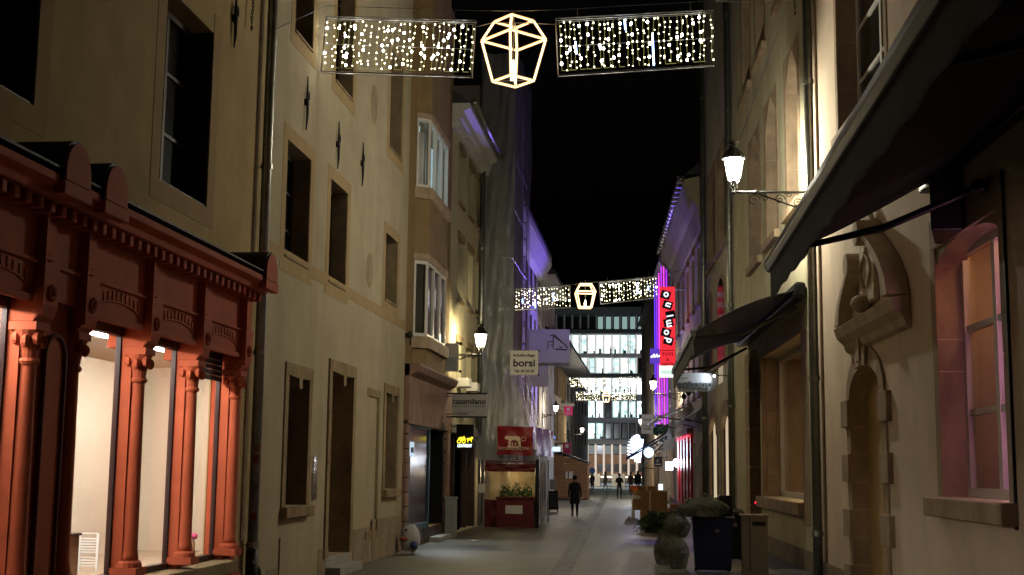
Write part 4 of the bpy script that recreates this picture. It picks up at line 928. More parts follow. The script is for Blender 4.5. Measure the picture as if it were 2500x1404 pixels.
# big window: stone reveal in blocks, sill, white frame, orange curtain
a0, a1, z0, z1, d = hR1
for i, (p, q) in enumerate(((0, .50), (.50, .63), (.63, 1.0))):
    for (x0_, x1_) in ((a0-.24, a0+.004), (a1-.004, a1+.24)):
        MB().fbox(FR, x0_, x1_, -.42, .006+.004*i, z0+(z1-z0)*p+.001, z0+(z1-z0)*q-.001).build("jamb_stone", M['stone_r'], R1, bevel=.014)
for k in range(3):
    p, q = a0-.24+(a1-a0+.48)*k/3+.004, a0-.24+(a1-a0+.48)*(k+1)/3-.004
    MB().fbox(FR, p, q, -.42, .012, z1+.004, z1+.42).build("arch_stone", M['stone_r'], R1, bevel=.012)
for sgn in (0, 1):
    c = (a0+a1)/2; r = (a1-a0)/2; pts = [(c + (r if sgn else -r)*math.cos(t), z1-.30+.30*math.sin(t)) for t in [k*math.pi/12 for k in range(7)]]
    pts += [(c, z1), (c + (r if sgn else -r), z1)]
    MB().fprism(FR, pts, -.40, -.02).build("arch_stone", M['stone_r'], R1)
MB().fbox(FR, a0-.30, a1+.30, -.40, .20, z0-.26, z0-.004).build("sill", M['stone_r'], R1, bevel=.02)
MB().fbox(FR, a0-.28, a0-.245, -.02, .035, z0-.30, z1+.4).build("edge_bead", M['ink'], R1)
window(FR, R1, hR1, M['frame_w'], M['glass'], (1, 2), .13, ft=.1)
MB().fbox(FR, a0+.02, a1-.02, -1.12, -1.10, z0-.2, z1+.1).build("curtain", M['curtain_o'], R1)
mb = MB()
for k in range(9): mb.tube([FR.P(a0+.1+(a1-a0-.2)*k/8, -1.05, z0), FR.P(a0+.1+(a1-a0-.2)*k/8, -1.05, z1)], .09, 8)
mb.build("curtain_fold", M['curtain_o'], R1, smooth=True)
MB().fbox(FR, a0-.3, a1+.3, -1.3, -.53, z1+.2, z1+.25).build("room_ceiling", M['room'], R1)
MB().fbox(FR, a0-.3, a1+.3, -1.3, -.53, z0-.25, z0-.2).build("room_floor", M['room_floor'], R1)
MB().fbox(FR, a0-.35, a0-.3, -1.3, -.53, z0-.25, z1+.25).build("room_side", M['room'], R1); MB().fbox(FR, a1+.3, a1+.35, -1.3, -.53, z0-.25, z1+.25).build("room_side", M['room'], R1)
PINK = emit('added_pink_light', (1.0, .45, .80), 22)
MB().fbox(FR, a0+.012, a0+.04, -.30, -.26, z0+.1, z1-.35).build("light_tube", PINK, R1)  # hidden tube added to throw pink light on reveal and frame
MB().fbox(FR, a0+.6, a1-.6, -.9, -.7, z1+.1, z1+.14).build("ceiling_lamp", emit('warm_room_lamp', (1, .58, .24), 9), R1)
# portal
a0, a1, z0, z1, d = hRd; 
zs2 = z1-.55; arch_fill(FR, a0, a1, zs2, z1, -.28, .004, M['stone_r'], R1)
n = 7
for k in range(n):
    za, zb_ = .02 + (zs2)*k/n, .02 + zs2*(k+1)/n; big = (k % 2 == 0)
    for (side, e0) in ((-1, a0), (1, a1)):
        w_ = .62 if big else .34
        p, q = (e0-w_, e0+.004) if side < 0 else (e0-.004, e0+w_)
        MB().fbox(FR, p, q, -.28, .09 if big else .035, za+.001, zb_-.001).build("quoin_block", M['stone_r'], R1, bevel=.012)
for k in range(5):
    t0, t1 = math.pi*k/5, math.pi*(k+1)/5; c = (a0+a1)/2; r = (a1-a0)/2
    pts = [(c+r*math.cos(t), zs2+.55*math.sin(t)) for t in (t0+.01, (t0+t1)/2, t1-.01)] + [(c+(r+.3)*math.cos(t), zs2+.9*math.sin(t)) for t in (t1-.01, (t0+t1)/2, t0+.01)]
    MB().fprism(FR, pts, -.02, .05 + (.06 if k == 2 else 0)).build("arch_voussoir", M['stone_r'], R1, bevel=.008)
MB().fbox(FR, (a0+a1)/2-.13, (a0+a1)/2+.13, .0, .14, zs2+.62, zs2+1.25).build("keystone", M['stone_r'], R1, bevel=.02)
MB().fbox(FR, a0, a1, -.30, -.27, .1, z1).build("door", surf('ochre_lit_door', (.46, .32, .14), .7, var=.2), R1)
DOORL = emit('added_door_strip', (1, .74, .40), 5.5)
MB().fbox(FR, a0+.012, a0+.03, -.25, -.22, .5, zs2).build("added_door_strip", DOORL, R1)  # hidden strip added behind the near jamb for an even glow on the door
# broken pediment above the portal
pu0, pu1 = FR.a(2176, 800, .3), FR.a(2034, 800, .3); zc0 = FR.z(2070, 850, .2); 
pr = [(0, zc0-.05), (.08, zc0), (.12, zc0+.12), (.24, zc0+.24), (.30, zc0+.42), (0, zc0+.46)]
MB().prism([FR.P(pu0, o, z) for o, z in pr], [FR.P(pu1, o, z) for o, z in pr]).build("pediment_cornice", M['stone_l'], R1, bevel=.012)
zb2 = zc0+.46; c = (pu0+pu1)/2
zpk = FR.z(2095, 568, .3)
def curve_side(sgn, hf, reach, oo):
    pts_o = []; pts_i = []
    R_ = (pu1-pu0)/2
    for k in range(11):
        t = k/10; x = c + sgn*R_*(1-reach*t**1.3); z = zb2 + (zpk-zb2)*hf*(t**.75); pts_o.append((x, z)); pts_i.append((x - sgn*.30*(1-.35*t), z-.03 if t > .1 else zb2))
    MB().fprism(FR, pts_o + pts_i[::-1], .01, oo).build("pediment_scroll", M['stone_l'], R1, bevel=.012)
    e = pts_o[-1]
    mb = MB(); cc = (e[0], e[1]-.06)
    mb.prism([FR.P(cc[0]+.22*math.cos(t), .0, cc[1]+.22*math.sin(t)) for t in [k*math.pi/8 for k in range(16)]], [FR.P(cc[0]+.22*math.cos(t), oo+.06, cc[1]+.22*math.sin(t)) for t in [k*math.pi/8 for k in range(16)]])
    mb.build("volute", M['stone_l'], R1, bevel=.02)
curve_side(-1, 1.0, .82, .36); curve_side(1, .74, .62, .28)
MB().fprism(FR, [(pu0+.3, zb2), (pu1-.3, zb2), (c+.5, zpk-.5), (c-.5, zpk-.5)], .0, .06).build("tympanum", M['stone_l'], R1)
MB().fprism(FR, [(c-.55, zb2+.15), (c+.55, zb2+.15), (c+.62, zb2+.9), (c+.45, zb2+1.5), (c, zb2+1.85), (c-.45, zb2+1.5), (c-.62, zb2+.9)], .06, .16).build("shield", M['stone_l'], R1, bevel=.04)
MB().ball(FR.P(c+.1, .22, zb2+.16), .2, .2, .16).build("stone_boss", M['stone_l'], R1, smooth=True)
for sx in (-1, 1): MB().tube([FR.P(c+sx*(.1+.3*math.sin(t)), .17, zb2+.45+.16*t) for t in [k*.5 for k in range(9)]], .035, 6).build("carved_ribbon", M['stone_l'], R1, smooth=True)
# upper window
jambs(FR, R1, hRu, .22, .012, (.3, .6), M['stone_r'], True, (.12, .2)); window(FR, R1, hRu, M['frame_w'], M['glass_d'], (1, 2), .12)
pipe(FR, R1, FR.a(1998, 1145, .14)+.25, .14, .10, .02, 17, collars=3.2)
MB().tube([FR.P(27.2, .03, .3), FR.P(27.2, .03, 16)], .03, 6).build("cable_conduit", M['stone_r'], R1)
MB().fbox(FR, 9.6, 27.85, 0, .02, 0, .35).build("plinth", M['plinth'], R1)

R2 = T("stone_house", "greenish grey gothic stone house behind the bins with pointed windows", "house", tuple(FR.P(42, 0, 0)))
hw2 = (FR.a(1962), FR.a(1862), FR.z(1870, 1212), FR.z(1870, 868), .6)
hdr = (FR.a(1858), FR.a(1832), .05, FR.z(1845, 850), .7)
g1 = [(FR.a(u0, v), FR.a(u1, v), zb_, zb_+3.9, .4) for u0, u1, v, zb_ in ((1950, 1922, 400, 8.45), (1898, 1872, 500, 8.35), (1856, 1832, 550, 8.25), (1777, 1754, 600, 10.4), (1747, 1727, 600, 10.4))]
g2 = [(FR.a(u0), FR.a(u1), zb_, zb_+4, .4) for u0, u1, zb_ in ((1942, 1918, 14.2), (1884, 1862, 14.0), (1846, 1826, 13.9))]
g3 = [(FR.a(1777), FR.a(1754), 6.2, 9.4, .35), (FR.a(1745), FR.a(1729), 6.2, 9.4, .35)]
arcs = [(FR.a(1786), FR.a(1764), .9, FR.z(1775, 1006), .14), (FR.a(1752), FR.a(1735), .9, FR.z(1744, 1018), .14)]
hst = (FR.a(1768), FR.a(1758), 5.4, 7.0, .2)
facade(FR, 27.9, 55.5, 0, 24, [hw2, hdr] + g1 + g2 + arcs + g3[:0], M['plaster_g'], R2)
a0, a1, z0, z1, d = hw2
for i, (p, q) in enumerate(((0, .14), (.14, .62), (.62, .88), (.88, 1.0))):
    for k, (o0_, o1_) in enumerate(((-.58, -.40), (-.395, -.12), (-.115, .012))):
        MB().fbox(FR, a1-.05, a1+.01, o0_, o1_, z0+(z1-z0)*p+.006, z0+(z1-z0)*q-.006).build("reveal_stone", M['stone_r'], R2, bevel=.006)
    MB().fbox(FR, a0-.9, a0+.004, -.5, .012, z0-.5+(z1-z0+.5)*p+.006, z0-.5+(z1-z0+.5)*q-.006).build("jamb_stone", M['stone_r'], R2, bevel=.01)
MB().fbox(FR, a0-.5, a1+.4, -.5, .012, z1+.004, z1+.5).build("lintel", M['stone_r'], R2, bevel=.01)
MB().fbox(FR, a0+.0, a1+.35, -.58, .16, z0-.3, z0-.005).build("sill", M['stone_r'], R2, bevel=.02)
window(FR, R2, hw2, M['frame_w'], M['glass'], (0, 0), .14, ft=.12)
# display seen through the glass
MB().fbox(FR, a0, a1+.2, -2.3, -2.25, z0-.2, z1).build("display_wall", surf('amber_display_wall', (.36, .22, .11), .8, var=.3, scale=2), R2)
for k in range(4): MB().fbox(FR, a0+.3, a1-.2, -2.2, -1.6, z0+.35+.62*k, z0+.41+.62*k).build("display_shelf", M['frame_w'], R2)
MB().fbox(FR, a0, a1+.2, -2.3, -.62, z0-.25, z0-.2).build("display_floor", M['room_floor'], R2); MB().fbox(FR, a0, a1+.2, -2.3, -.62, z1, z1+.05).build("display_ceiling", M['room'], R2)
MB().fbox(FR, a0+1.0, a0+2.2, -1.5, -1.3, z1-.12, z1-.08).build("display_lamp", emit('dim_display_lamp', (1, .70, .42), 170), R2)
MB().fbox(FR, a1+.2, a1+.25, -2.3, -.62, z0-.2, z1).build("display_side", M['stone_r'], R2)
a0, a1, z0, z1, d = hdr
for i in range(5): MB().fbox(FR, a1-.004, a1+1.0, -.68, .02, .02+z1*i/5, z1*(i+1)/5-.01).build("jamb_stone", M['stone_r'], R2, bevel=.01)
arch_fill(FR, a0, a1, z1-.6, z1, -.6, .01, M['stone_r'], R2)
MB().fbox(FR, a0, a1, -.7, -.65, .05, z1).build("door", M['frame_d'], R2)
for i, h in enumerate(g1 + g2):
    jambs(FR, R2, h, .30, .014, (.28, .6, .8), M['stone_r'], False, (.14, .22))
    arch_fill(FR, h[0], h[1], h[3]-.9, h[3], -.36, .004, M['stone_r'], R2, pointed=True)
    window(FR, R2, h, M['frame_d'], M['glass_d'], (1, 2), .1)
CREAM = emit('cream_shop_light', (1, .80, .52), .62)
for h in arcs:
    zs3 = h[3] - .75; arch_fill(FR, h[0], h[1], zs3, h[3], -.12, .004, M['stone_r'], R2)
    jambs(FR, R2, h, .45, .03, (.33, .66), M['stone_r'], False, None)
    c, r = (h[0]+h[1])/2, (h[1]-h[0])/2
    for k in range(6):
        t0, t1 = math.pi*k/6+.012, math.pi*(k+1)/6-.012
        pts = [(c+r*math.cos(t), zs3+.75*math.sin(t)) for t in (t0, (t0+t1)/2, t1)] + [(c+(r+.5)*math.cos(t), zs3+1.2*math.sin(t)) for t in (t1, (t0+t1)/2, t0)]
        MB().fprism(FR, pts, -.01, .06).build("arch_voussoir", M['stone_r'], R2)
    w_ = window(FR, R2, h, M['frame_d'], CREAM, (0, 0), .1)
for h in g3:
    c, r = (h[0]+h[1])/2, (h[1]-h[0])/2
    pts = [(h[0], h[2])] + [(c-r*math.cos(t), h[3]-.8+.8*math.sin(t)) for t in [k*math.pi/10 for k in range(11)]] + [(h[1], h[2])]
    ar = MB().fprism(FR, pts, .0, .02).build("blind_arch", M['stone_r'], R2); MB().fprism(FR, [(c+(a-c)*.72, z-.12) for a, z in pts], .02, .026).build("pane", M['glass_d'], ar)
MB().fbox(FR, hst[0], hst[1], .0, .02, hst[2], hst[3]).build("stair_window", emit('dim_cream_window', (1, .82, .55), .35), R2)
for k in range(3): MB().fbox(FR, 44.9, 55.4, 0, .10, 6.0+.05*k, 6.05+.05*k+.0).build("string_course", M['stone_r'], R2)
for u in (1787, 1722): pipe(FR, R2, FR.a(u, 1145, .14), .14, .11, .02, 23, collars=3.4)
MB().fbox(FR, 27.95, 36.2, 0, .02, 0, .45).build("plinth", M['plinth'], R2)
MB().fbox(FR, 44.9, 55.4, 0, .05, 0, .9).build("plinth", M['stone_r'], R2)

R3 = T("stone_house", "stone house with moulded cornice and red shop front behind the domino sign", "house", tuple(FR.P(65, 0, 0)))
hR3 = [(a, a+1.3, z, z+2.6, .3) for z in (5.6, 9.6) for a in (57.5, 61.0, 64.5, 68.0, 71.5)]
facade(FR, 55.5, 75.0, 0, 14.6, hR3 + [(56.5, 61.0, .2, 3.4, .4), (62.5, 74.0, .2, 3.6, .4)], M['plaster_g'], R3)
for h in hR3:
    window(FR, R3, h, M['frame_d'], M['glass_d'], (0, 1), .08); MB().fbox(FR, h[0]-.25, h[1]+.25, 0, .1, h[3], h[3]+.3).build("lintel", M['stone_r'], R3); MB().fbox(FR, h[0]-.25, h[1]+.25, -.2, .14, h[2]-.2, h[2]).build("sill", M['stone_r'], R3)
pr = [(0, 12.6), (.12, 12.7), (.3, 13.6), (.5, 13.8), (.85, 14.5), (.85, 14.7), (0, 14.9)]
MB().prism([FR.P(55.5, o, z) for o, z in pr], [FR.P(75.0, o, z) for o, z in pr]).build("cornice", M['plaster_w'], R3, bevel=.02)
mb = MB(); mb.tube([FR.P(55.5, .95, 14.75), FR.P(75.2, .95, 14.75)], .13, 10); mb.build("gutter", M['zinc'], R3, smooth=True)
for k in range(20): MB().fbox(FR, 55.7+.98*k, 55.78+.98*k, .80, 1.1, 14.58, 14.9).build("gutter_clip", M['zinc'], R3)
MB().prism([FR.P(55.5, o, z) for o, z in ((.8,14.92),(-4,19),(-4,14.92))], [FR.P(75, o, z) for o, z in ((.8,14.92),(-4,19),(-4,14.92))]).build("roof", M['slate'], R3)
mb = MB(); mb.tube([FR.P(55.7, .2, 13.5), FR.P(55.6, .6, 14.2), FR.P(55.6, 1.0, 14.75)], .08, 8); mb.build("drain_elbow", M['zinc'], R3)
mb = MB(); mb.tube([FR.P(74.6, 1.0, 14.7), FR.P(74.6, .9, 14.2), FR.P(74.7, .25, 13.5), FR.P(74.7, .2, 4)], .09, 8); mb.build("drainpipe", M['zinc'], R3, smooth=True)
# red shop front with vertical panels, blue lit doorway beside it
for k in range(8): MB().fbox(FR, 62.5+1.1*k, 63.5+1.1*k, -.3, .12+.06*(k % 2), .2, 3.9).build("red_panel", M['curtain_r'], R3)
MB().fbox(FR, 62.4, 71.3, .2, .26, 3.75, 3.8).build("red_lamp_strip", emit('red_strip_lamp', (1, .06, .14), 2.6), R3)
MB().fbox(FR, 62.4, 71.4, .0, .3, 3.9, 4.15).build("shop_lintel", M['stone_r'], R3)
MB().fbox(FR, 56.5, 61.0, -.4, -.36, .2, 3.4).build("shop_glass", emit('bluish_window', (.5, .62, .66), .30), R3)
for k in range(4): MB().fbox(FR, 56.5+1.5*k, 56.75+1.5*k, -.36, .1, .2, 3.4).build("shop_mullion", M['stone_r'], R3)
wh = emit('white_doorway', (.85, .9, 1), 1.3)
MB().fbox(FR, 72.0, 73.6, -.3, -.25, .3, 3.2).build("lit_doorway", wh, R3)

R4 = T("stone_house", "dark house hung with purple light tubes at the right bend", "house", tuple(FR.P(95, 0, 0)))
hR4 = [(a, a+1.6, z, z+2.4, .3) for z in (5.4, 9.2) for a in (97.0, 101.0, 105.0, 109.0, 113.0)]
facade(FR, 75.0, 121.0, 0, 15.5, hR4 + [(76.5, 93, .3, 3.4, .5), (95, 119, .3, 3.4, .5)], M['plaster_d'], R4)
for h in hR4: window(FR, R4, h, M['frame_w'], M['glass_d'], (1, 1), .12)
MB().prism([FR.P(75, o, z) for o, z in ((.6,15.4),(.6,15.6),(-4,19),(-4,15.4))], [FR.P(121, o, z) for o, z in ((.6,15.4),(.6,15.6),(-4,19),(-4,15.4))]).build("roof", M['slate'], R4)
cl = [(.10, .04, 1), (.16, .04, 1), (.42, .03, 1), (1.0, .07, .8), (.55, .04, 1), (1.0, .08, .85), (.3, .04, 1), (.14, .05, 1), (.10, .04, 1)]
for k in range(6):
    a = 78.5 + 3.0*k; MB().tube([FR.P(a, .30, 4.9), FR.P(a, .32, 15.6), FR.P(a, .20, 16.4)], .042, 6).build("purple_light_tube", emit('purple_tube', cl[(k+2) % 9], 1.5), R4)
    if k % 2 == 0:
        for j in range(12): MB().fbox(FR, a-.5, a+.5, .1, .16, 5+.9*j, 5.12+.9*j).build("cladding_rib", M['frame_w'], R4)
MB().fbox(FR, 76.5, 93, -.5, -.45, .3, 3.4).build("shop_glass", emit('pale_shop_window', (.85, .85, .95), .7), R4)
for k in range(7): MB().fbox(FR, 76.5+2.6*k, 77.2+2.6*k, -.44, .1, .3, 3.4).build("shop_pier", M['stone_r'], R4)
MB().fbox(FR, 95, 119, -.5, -.45, .3, 3.4).build("shop_glass", M['glass_d'], R4)
for k in range(6): MB().fbox(FR, 95+4.6*k, 95.7+4.6*k, -.44, .1, .3, 3.4).build("shop_pier", M['stone_r'], R4)
mb = MB()
for k in range(200):
    p_ = FR.P(78+RN.random()*9, .25+RN.random()*.5, 4.5+RN.random()*.35); d1 = Vector((RN.uniform(-1,1),RN.uniform(-1,1),RN.uniform(-1,1)))*.16; d2 = d1.orthogonal()*.6
    mb.add([p_-d1, p_+d2, p_+d1, p_-d2], [(0,1,2,3)])
mb.build("window_greenery", M['green'], R4, stuff=True)
# added spot that boosts the purple tubes' wash on the opposite house
fl_ = MB(); fp = FR.P(79, .9, 5.2); fl_.box(fp.x-.2, fp.x+.2, fp.y-.25, fp.y+.25, fp.z-.15, fp.z+.15)
flo = tag(fl_.build("added_floodlight", M['iron'], None, bevel=.03), "black lamp box added below the purple tubes to boost their light", "added_floodlight")
lamp('SPOT', "added_purple_spot", fp + Vector((-.25, -.1, .1)), 15000, (.16, .075, 1), flo, spot_size=math.radians(75), spot_blend=.8, shadow_soft_size=.15, aim=(-6.2, 63, 10))

# ================================================================== office block closing the street
O = T("office_block", "glass fronted office block with lit floors closing the far end of the street", "office", (-6, 200, 0))
YO = 200.0; FO = FY(YO); px = YO/FPX
def zo(v): return CAMH + (1145-v)*px
def xo(u): return (u-1590)*px
x0_, x1_ = xo(1337), xo(1640)
MB().box(x0_, x1_, YO+1.2, YO+20, 0, zo(812)).build("wall", M['conc_d'], O)
MB().box(x0_+.5, x1_, YO+1.0, YO+18, zo(812), zo(760)).build("attic_wall", M['conc_d'], O)
MB().box(x0_-.3, x1_+.3, YO+.2, YO+18, zo(770), zo(752)).build("attic_roof", surf('attic_edge', (.10, .11, .11), .6), O)
floors = [(820, 867), (877, 914), (926, 965), (982, 1022), (1036, 1074)]
bands = [(808, 818), (867, 876), (915, 925), (966, 981), (1023, 1035), (1075, 1087)]
for i, (va, vb) in enumerate(bands): MB().box(x0_, x1_, YO, YO+1.2, zo(vb), zo(va)).build("floor_band", M['conc_w'] if i not in (0, 2) else M['conc_d'], O)
OFM = []
for i, (c, s_) in enumerate((((.75, 1, .98), 2.8), ((.66, .98, .96), 2.0), ((.9, 1, 1), 3.4), ((.70, .95, .95), 1.6))):
    m, n_, l_, b_ = newmat('office_room_light'); n_.remove(b_); e = n_.new("ShaderNodeEmission"); tc = n_.new("ShaderNodeTexCoord")
    no = n_.new("ShaderNodeTexNoise"); no.inputs["Scale"].default_value = 1.3; no.inputs["Detail"].default_value = 3; l_.new(tc.outputs["Object"], no.inputs["Vector"])
    rp = n_.new("ShaderNodeValToRGB"); rp.color_ramp.elements[0].position = .38; rp.color_ramp.elements[0].color = (*[x*.55 for x in c], 1); rp.color_ramp.elements[1].position = .58; rp.color_ramp.elements[1].color = (*c, 1)
    l_.new(no.outputs["Fac"], rp.inputs[0]); l_.new(rp.outputs[0], e.inputs[0]); e.inputs[1].default_value = s_; l_.new(e.outputs[0], n_["Material Output"].inputs[0]); OFM.append(m)
step = 19.8; u = 1338.0; ci = 0
fin_l = emit('emissive_fin', (1, .86, .72), .75); 
fin_l2 = emit('emissive_upper_fin', (1, .90, .85), .55)  # light from the rooms on the upper fins put in as emission
finm = surf('white_office_fin', (.62, .58, .55), .6, var=.08)
while u < 1640:
    xa, xb = xo(u+3), xo(u+17)
    for fi, (va, vb) in enumerate(floors):
        z0, z1 = zo(vb), zo(va); dark = (fi == 4 and u > 1470) or RN.random() < .04
        mb = MB(); f = .07
        mb.box(xa, xa+f, YO+.25, YO+.35, z0, z1); mb.box(xb-f, xb, YO+.25, YO+.35, z0, z1); mb.box(xa+f, xb-f, YO+.25, YO+.35, z0, z0+f); mb.box(xa+f, xb-f, YO+.25, YO+.35, z1-f, z1)
        wo = mb.build("window", M['conc_d'], O)
        MB().box(xa+f, xb-f, YO+.28, YO+.30, z0+f, z1-f).build("pane", M['glass_d'] if dark else M['glass'], wo)
        if not dark:
            MB().box(xa-.15, xb+.15, YO+1.05, YO+1.1, z0, z1).build("lit_room", OFM[RN.choice((0, 0, 1, 2, 3) if fi != 2 else (0, 2, 2))], wo)
            if fi not in (1,) or RN.random() < .5:
                for _q in range(2):
                  mb = MB(); hh = .35+.5*RN.random(); w1 = .2+.4*RN.random(); xx = xa+RN.random()*.75
                mb.box(xx, xx+w1, YO+.6, YO+.9, z0, z0+hh); mb.box(xx+.05, xx+.14, YO+.6, YO+.8, z0+hh, z0+hh+.5*RN.random()); mb.build("office_desk", [M['conc_d'], M['green'], M['conc_w']][RN.randrange(3)], wo)
    # vertical fins between the windows
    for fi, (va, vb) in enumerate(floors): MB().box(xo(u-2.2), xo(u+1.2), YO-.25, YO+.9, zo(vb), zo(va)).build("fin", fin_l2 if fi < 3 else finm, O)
    # attic window
    lit = 1440 < u and RN.random() < .92
    MB().box(xo(u+4), xo(u+16), YO+.9, YO+.99, zo(805), zo(775)).build("attic_window", emit('dim_attic_light', (.5, .74, .68), .5) if lit else M['glass_d'], O)
    MB().box(xo(u-1), xo(u+1.5), YO+.6, YO+.99, zo(807), zo(770)).build("attic_mullion", M['conc_w'], O)
    # ground floor fin, its uplight put in as emission, and infill
    MB().box(xo(u-2.5), xo(u+2.0), YO-.7, YO+.2, zo(1160), zo(1088)).build("emissive_fin", fin_l, O)
    MB().box(xo(u+2.1), xo(u+17.2), YO+.6, YO+.7, zo(1160), zo(1112)).build("infill_panel", M['brickred'], O)
    MB().box(xo(u+2.1), xo(u+17.2), YO+.55, YO+.7, zo(1111), zo(1090)).build("upper_window", emit('lit_lobby', (.55, .6, .58), .4) if ci % 2 else M['glass_d'], O)
    if u > 1455: MB().box(xo(u+5), xo(u+16), YO+.5, YO+.59, zo(1152), zo(1134)).build("lower_window", M['glass_d'], O)
    u += step; ci += 1
MB().box(x0_, x1_, YO-.9, YO+1.1, 0, zo(1160)-.01).build("base", surf('pale_lit_base', (.6, .52, .42), .7), O)
mb = MB(); mb.box(x0_+2, x1_, YO-1.0, YO-.92, zo(1166), zo(1164)); mb.build("base_light", emit('base_strip_lamp', (1, .85, .65), 4), O)
# unseen lamp added to light the plaza, the walkers and the offices
PL = T("added_plaza_lamp", "unseen tall lamp post added to light the plaza from behind the left row", "lamp post", (-10.8, 153, 0)); MB().tube([(-10.8, 153, 0), (-10.8, 153, 8)], .08, 8).build("pole", M['steel'], PL); MB().ball((-10.8, 153, 8.2), .3, .3, .2).build("lamp_head", emit('added_plaza_lamp_head', (.85, .92, 1), 20), PL)
lamp('POINT', "added_plaza_bulb", (-10.4, 153, 7.6), 11000, (.85, .92, 1), PL, shadow_soft_size=.3)
# dark building between the office and the right row
R5 = T("corner_building", "dark blue-grey corner building edge right of the office block", "building", (1.0, 135, 0))
MB().box(-.9, 6, 124, 150, 0, 20).build("wall", M['conc_d'], R5)
for k in range(6): MB().box(-.96, -.9, 125, 149, 3+2.6*k, 3.25+2.6*k).build("floor_band", M['conc_w'], R5)
for k in range(3): MB().box(-.7+.5*k, -.5+.5*k, 123.9, 123.99, .3, 9).build("facade_strip", surf('blue_grey_cladding', (.12, .18, .3), .5), R5)

# ================================================================== street lamps
LG = lamp_glass('street_lamp_glass', (1, .97, .88), 14.0); LG2 = lamp_glass('far_lamp_glass', (1, .90, .74), 7.0)
def street_lamp(label, pos, wall, H_, power, color, glass, scroll=True, n=6):
    """lantern standing on the end of a wall arm. pos: foot of lantern, wall: where the arm meets the wall"""
    pos = Vector(pos); wall = Vector(wall); s_ = H_/1.0
    L_ = T("street_lamp", label, "street lamp", tuple(pos), "wall lanterns along the street")
    dirv = (wall - pos); Ln = dirv.length; dv = dirv.normalized()
    mb = MB(); mb.tube([pos - Vector((0,0,.03)), wall - Vector((0,0,.03))], .028*s_, 8); mb.lathe([(.05*s_,-.08*s_),(.05*s_,.0)], pos, 8); q = pos + dv*Ln*.3; mb.tube([q - dv*.05 - Vector((0,0,.03)), q + dv*.05 - Vector((0,0,.03))], .045*s_, 8)
    mb.tube([wall + Vector((0,0,-.25)), wall + Vector((0,0,.1))], .04*s_, 8); mb.build("arm", M['iron'], L_, smooth=True)
    if scroll:
        mb = MB()
        P_ = lambda t, z: pos + dv*t*Ln + Vector((0, 0, z*Ln))
        mb.tube([P_(.95+.03*math.sin(t), -.34+.32*t) for t in (0, .25, .5, .75, 1)], .016, 6)
        mb.tube([P_(t, -.32*(t-.22)**1.0*1.15 if t > .3 else -.03) for t in (.24, .32, .45, .6, .75, .9, .98)], .02, 6)
        for (cx, cz, r0, sg_) in ((.27, -.13, .085, 1), (.42, -.10, .055, -1), (.62, -.12, .075, 1), (.74, -.05, .05, -1), (.86, -.17, .07, 1)):
            mb.tube([P_(cx + sg_*r0*(1-k/20)*math.cos(k*.55), cz + r0*(1-k/20)*math.sin(k*.55)) for k in range(18)], .012, 5)
        mb.build("scroll_bracket", M['iron'], L_, smooth=True)
    mb = MB(); c = pos
    zb_, zt_ = .22*s_, .66*s_; rb, rt = .13*s_, .215*s_
    for k in range(n):
        t = 2*math.pi*k/n + .3; a = c + Vector((rb*math.cos(t), rb*math.sin(t), zb_)); b_ = c + Vector((rt*math.cos(t), rt*math.sin(t), zt_)); mb.tube([a, b_], .011*s_, 5)
        mb.tube([c + Vector((.03*s_*math.cos(t), .03*s_*math.sin(t), .0)), c + Vector((.09*s_*math.cos(t), .09*s_*math.sin(t), .08*s_)), c + Vector((.06*s_*math.cos(t), .06*s_*math.sin(t), .14*s_)), a], .010*s_, 5)
    mb.tube([c + Vector((rb*1.06*math.cos(2*math.pi*k/12), rb*1.06*math.sin(2*math.pi*k/12), zb_)) for k in range(12)], .016*s_, 5, True)
    mb.tube([c + Vector((rt*1.03*math.cos(2*math.pi*k/12), rt*1.03*math.sin(2*math.pi*k/12), zt_)) for k in range(12)], .018*s_, 5, True)
    mb.lathe([(.05*s_,.0),(.03*s_,.1*s_),(.05*s_,.2*s_)], c, 8); mb.build("lantern_frame", M['iron'], L_)
    mb = MB(); mb.lathe([(rb*.93, zb_+.01), (rt*.93, zt_-.01)], c, n, rot=.3, cap=False); mb.build("lantern_glass", glass, L_)
    mb = MB(); mb.lathe([(.25*s_, .67*s_), (.235*s_, .70*s_), (.19*s_, .76*s_), (.10*s_, .86*s_), (.075*s_, .88*s_), (.07*s_, .93*s_), (.10*s_, .96*s_), (.11*s_, 1.0*s_), (.02*s_, 1.0*s_)], c, 12); mb.build("lantern_roof", M['iron'], L_, smooth=False)
    lamp('POINT', "lantern_bulb", c + Vector((0, 0, .45*s_)), power, color, L_, shadow_soft_size=.09*s_)
    return L_
lp = at(1792, 466, 28.6); aw_ = FR.pix(1972, 470)
street_lamp("glaring bright wall lantern on a scrolled arm above the near awning", lp, FR.P(aw_[0], .0, lp.z-.0), 1.12, P_NEAR, (1, .93, .74), LG)
lp = at(1173, 864, 42.2)
street_lamp("lantern on the pale left house above the casamilano sign", lp, (-6.5, 42.2, lp.z), 1.0, P_LEFT, (1, .84, .50), LG2)
lp = at(1595, 960, 71.0); wl = FR.P(71.0, 0, lp.z)
street_lamp("lantern on a long arm just left of the domino sign", lp, wl, 1.0, P_FAR*1.6, (1, .85, .62), LG2)
lp = at(1357, 1011, 78.0)
street_lamp("lantern beside the small magenta square sign on the left row", lp, (-6.5, 78.0, lp.z), .78, P_FAR, (1, .85, .62), LG2)
lp = at(1421, 1060, 106.0)
street_lamp("smallest far lantern at the left below the light curtains", lp, (-7.1, 106.0, lp.z), .75, P_FAR, (1, .88, .7), LG2, False)
lp = at(1564, 1040, 99.0); wl = FR.P(99.0, 0, lp.z)
street_lamp("little lantern half hidden left of the dull grey square sign", lp, wl, .75, 1500.0, (1, .88, .72), LG2, False)
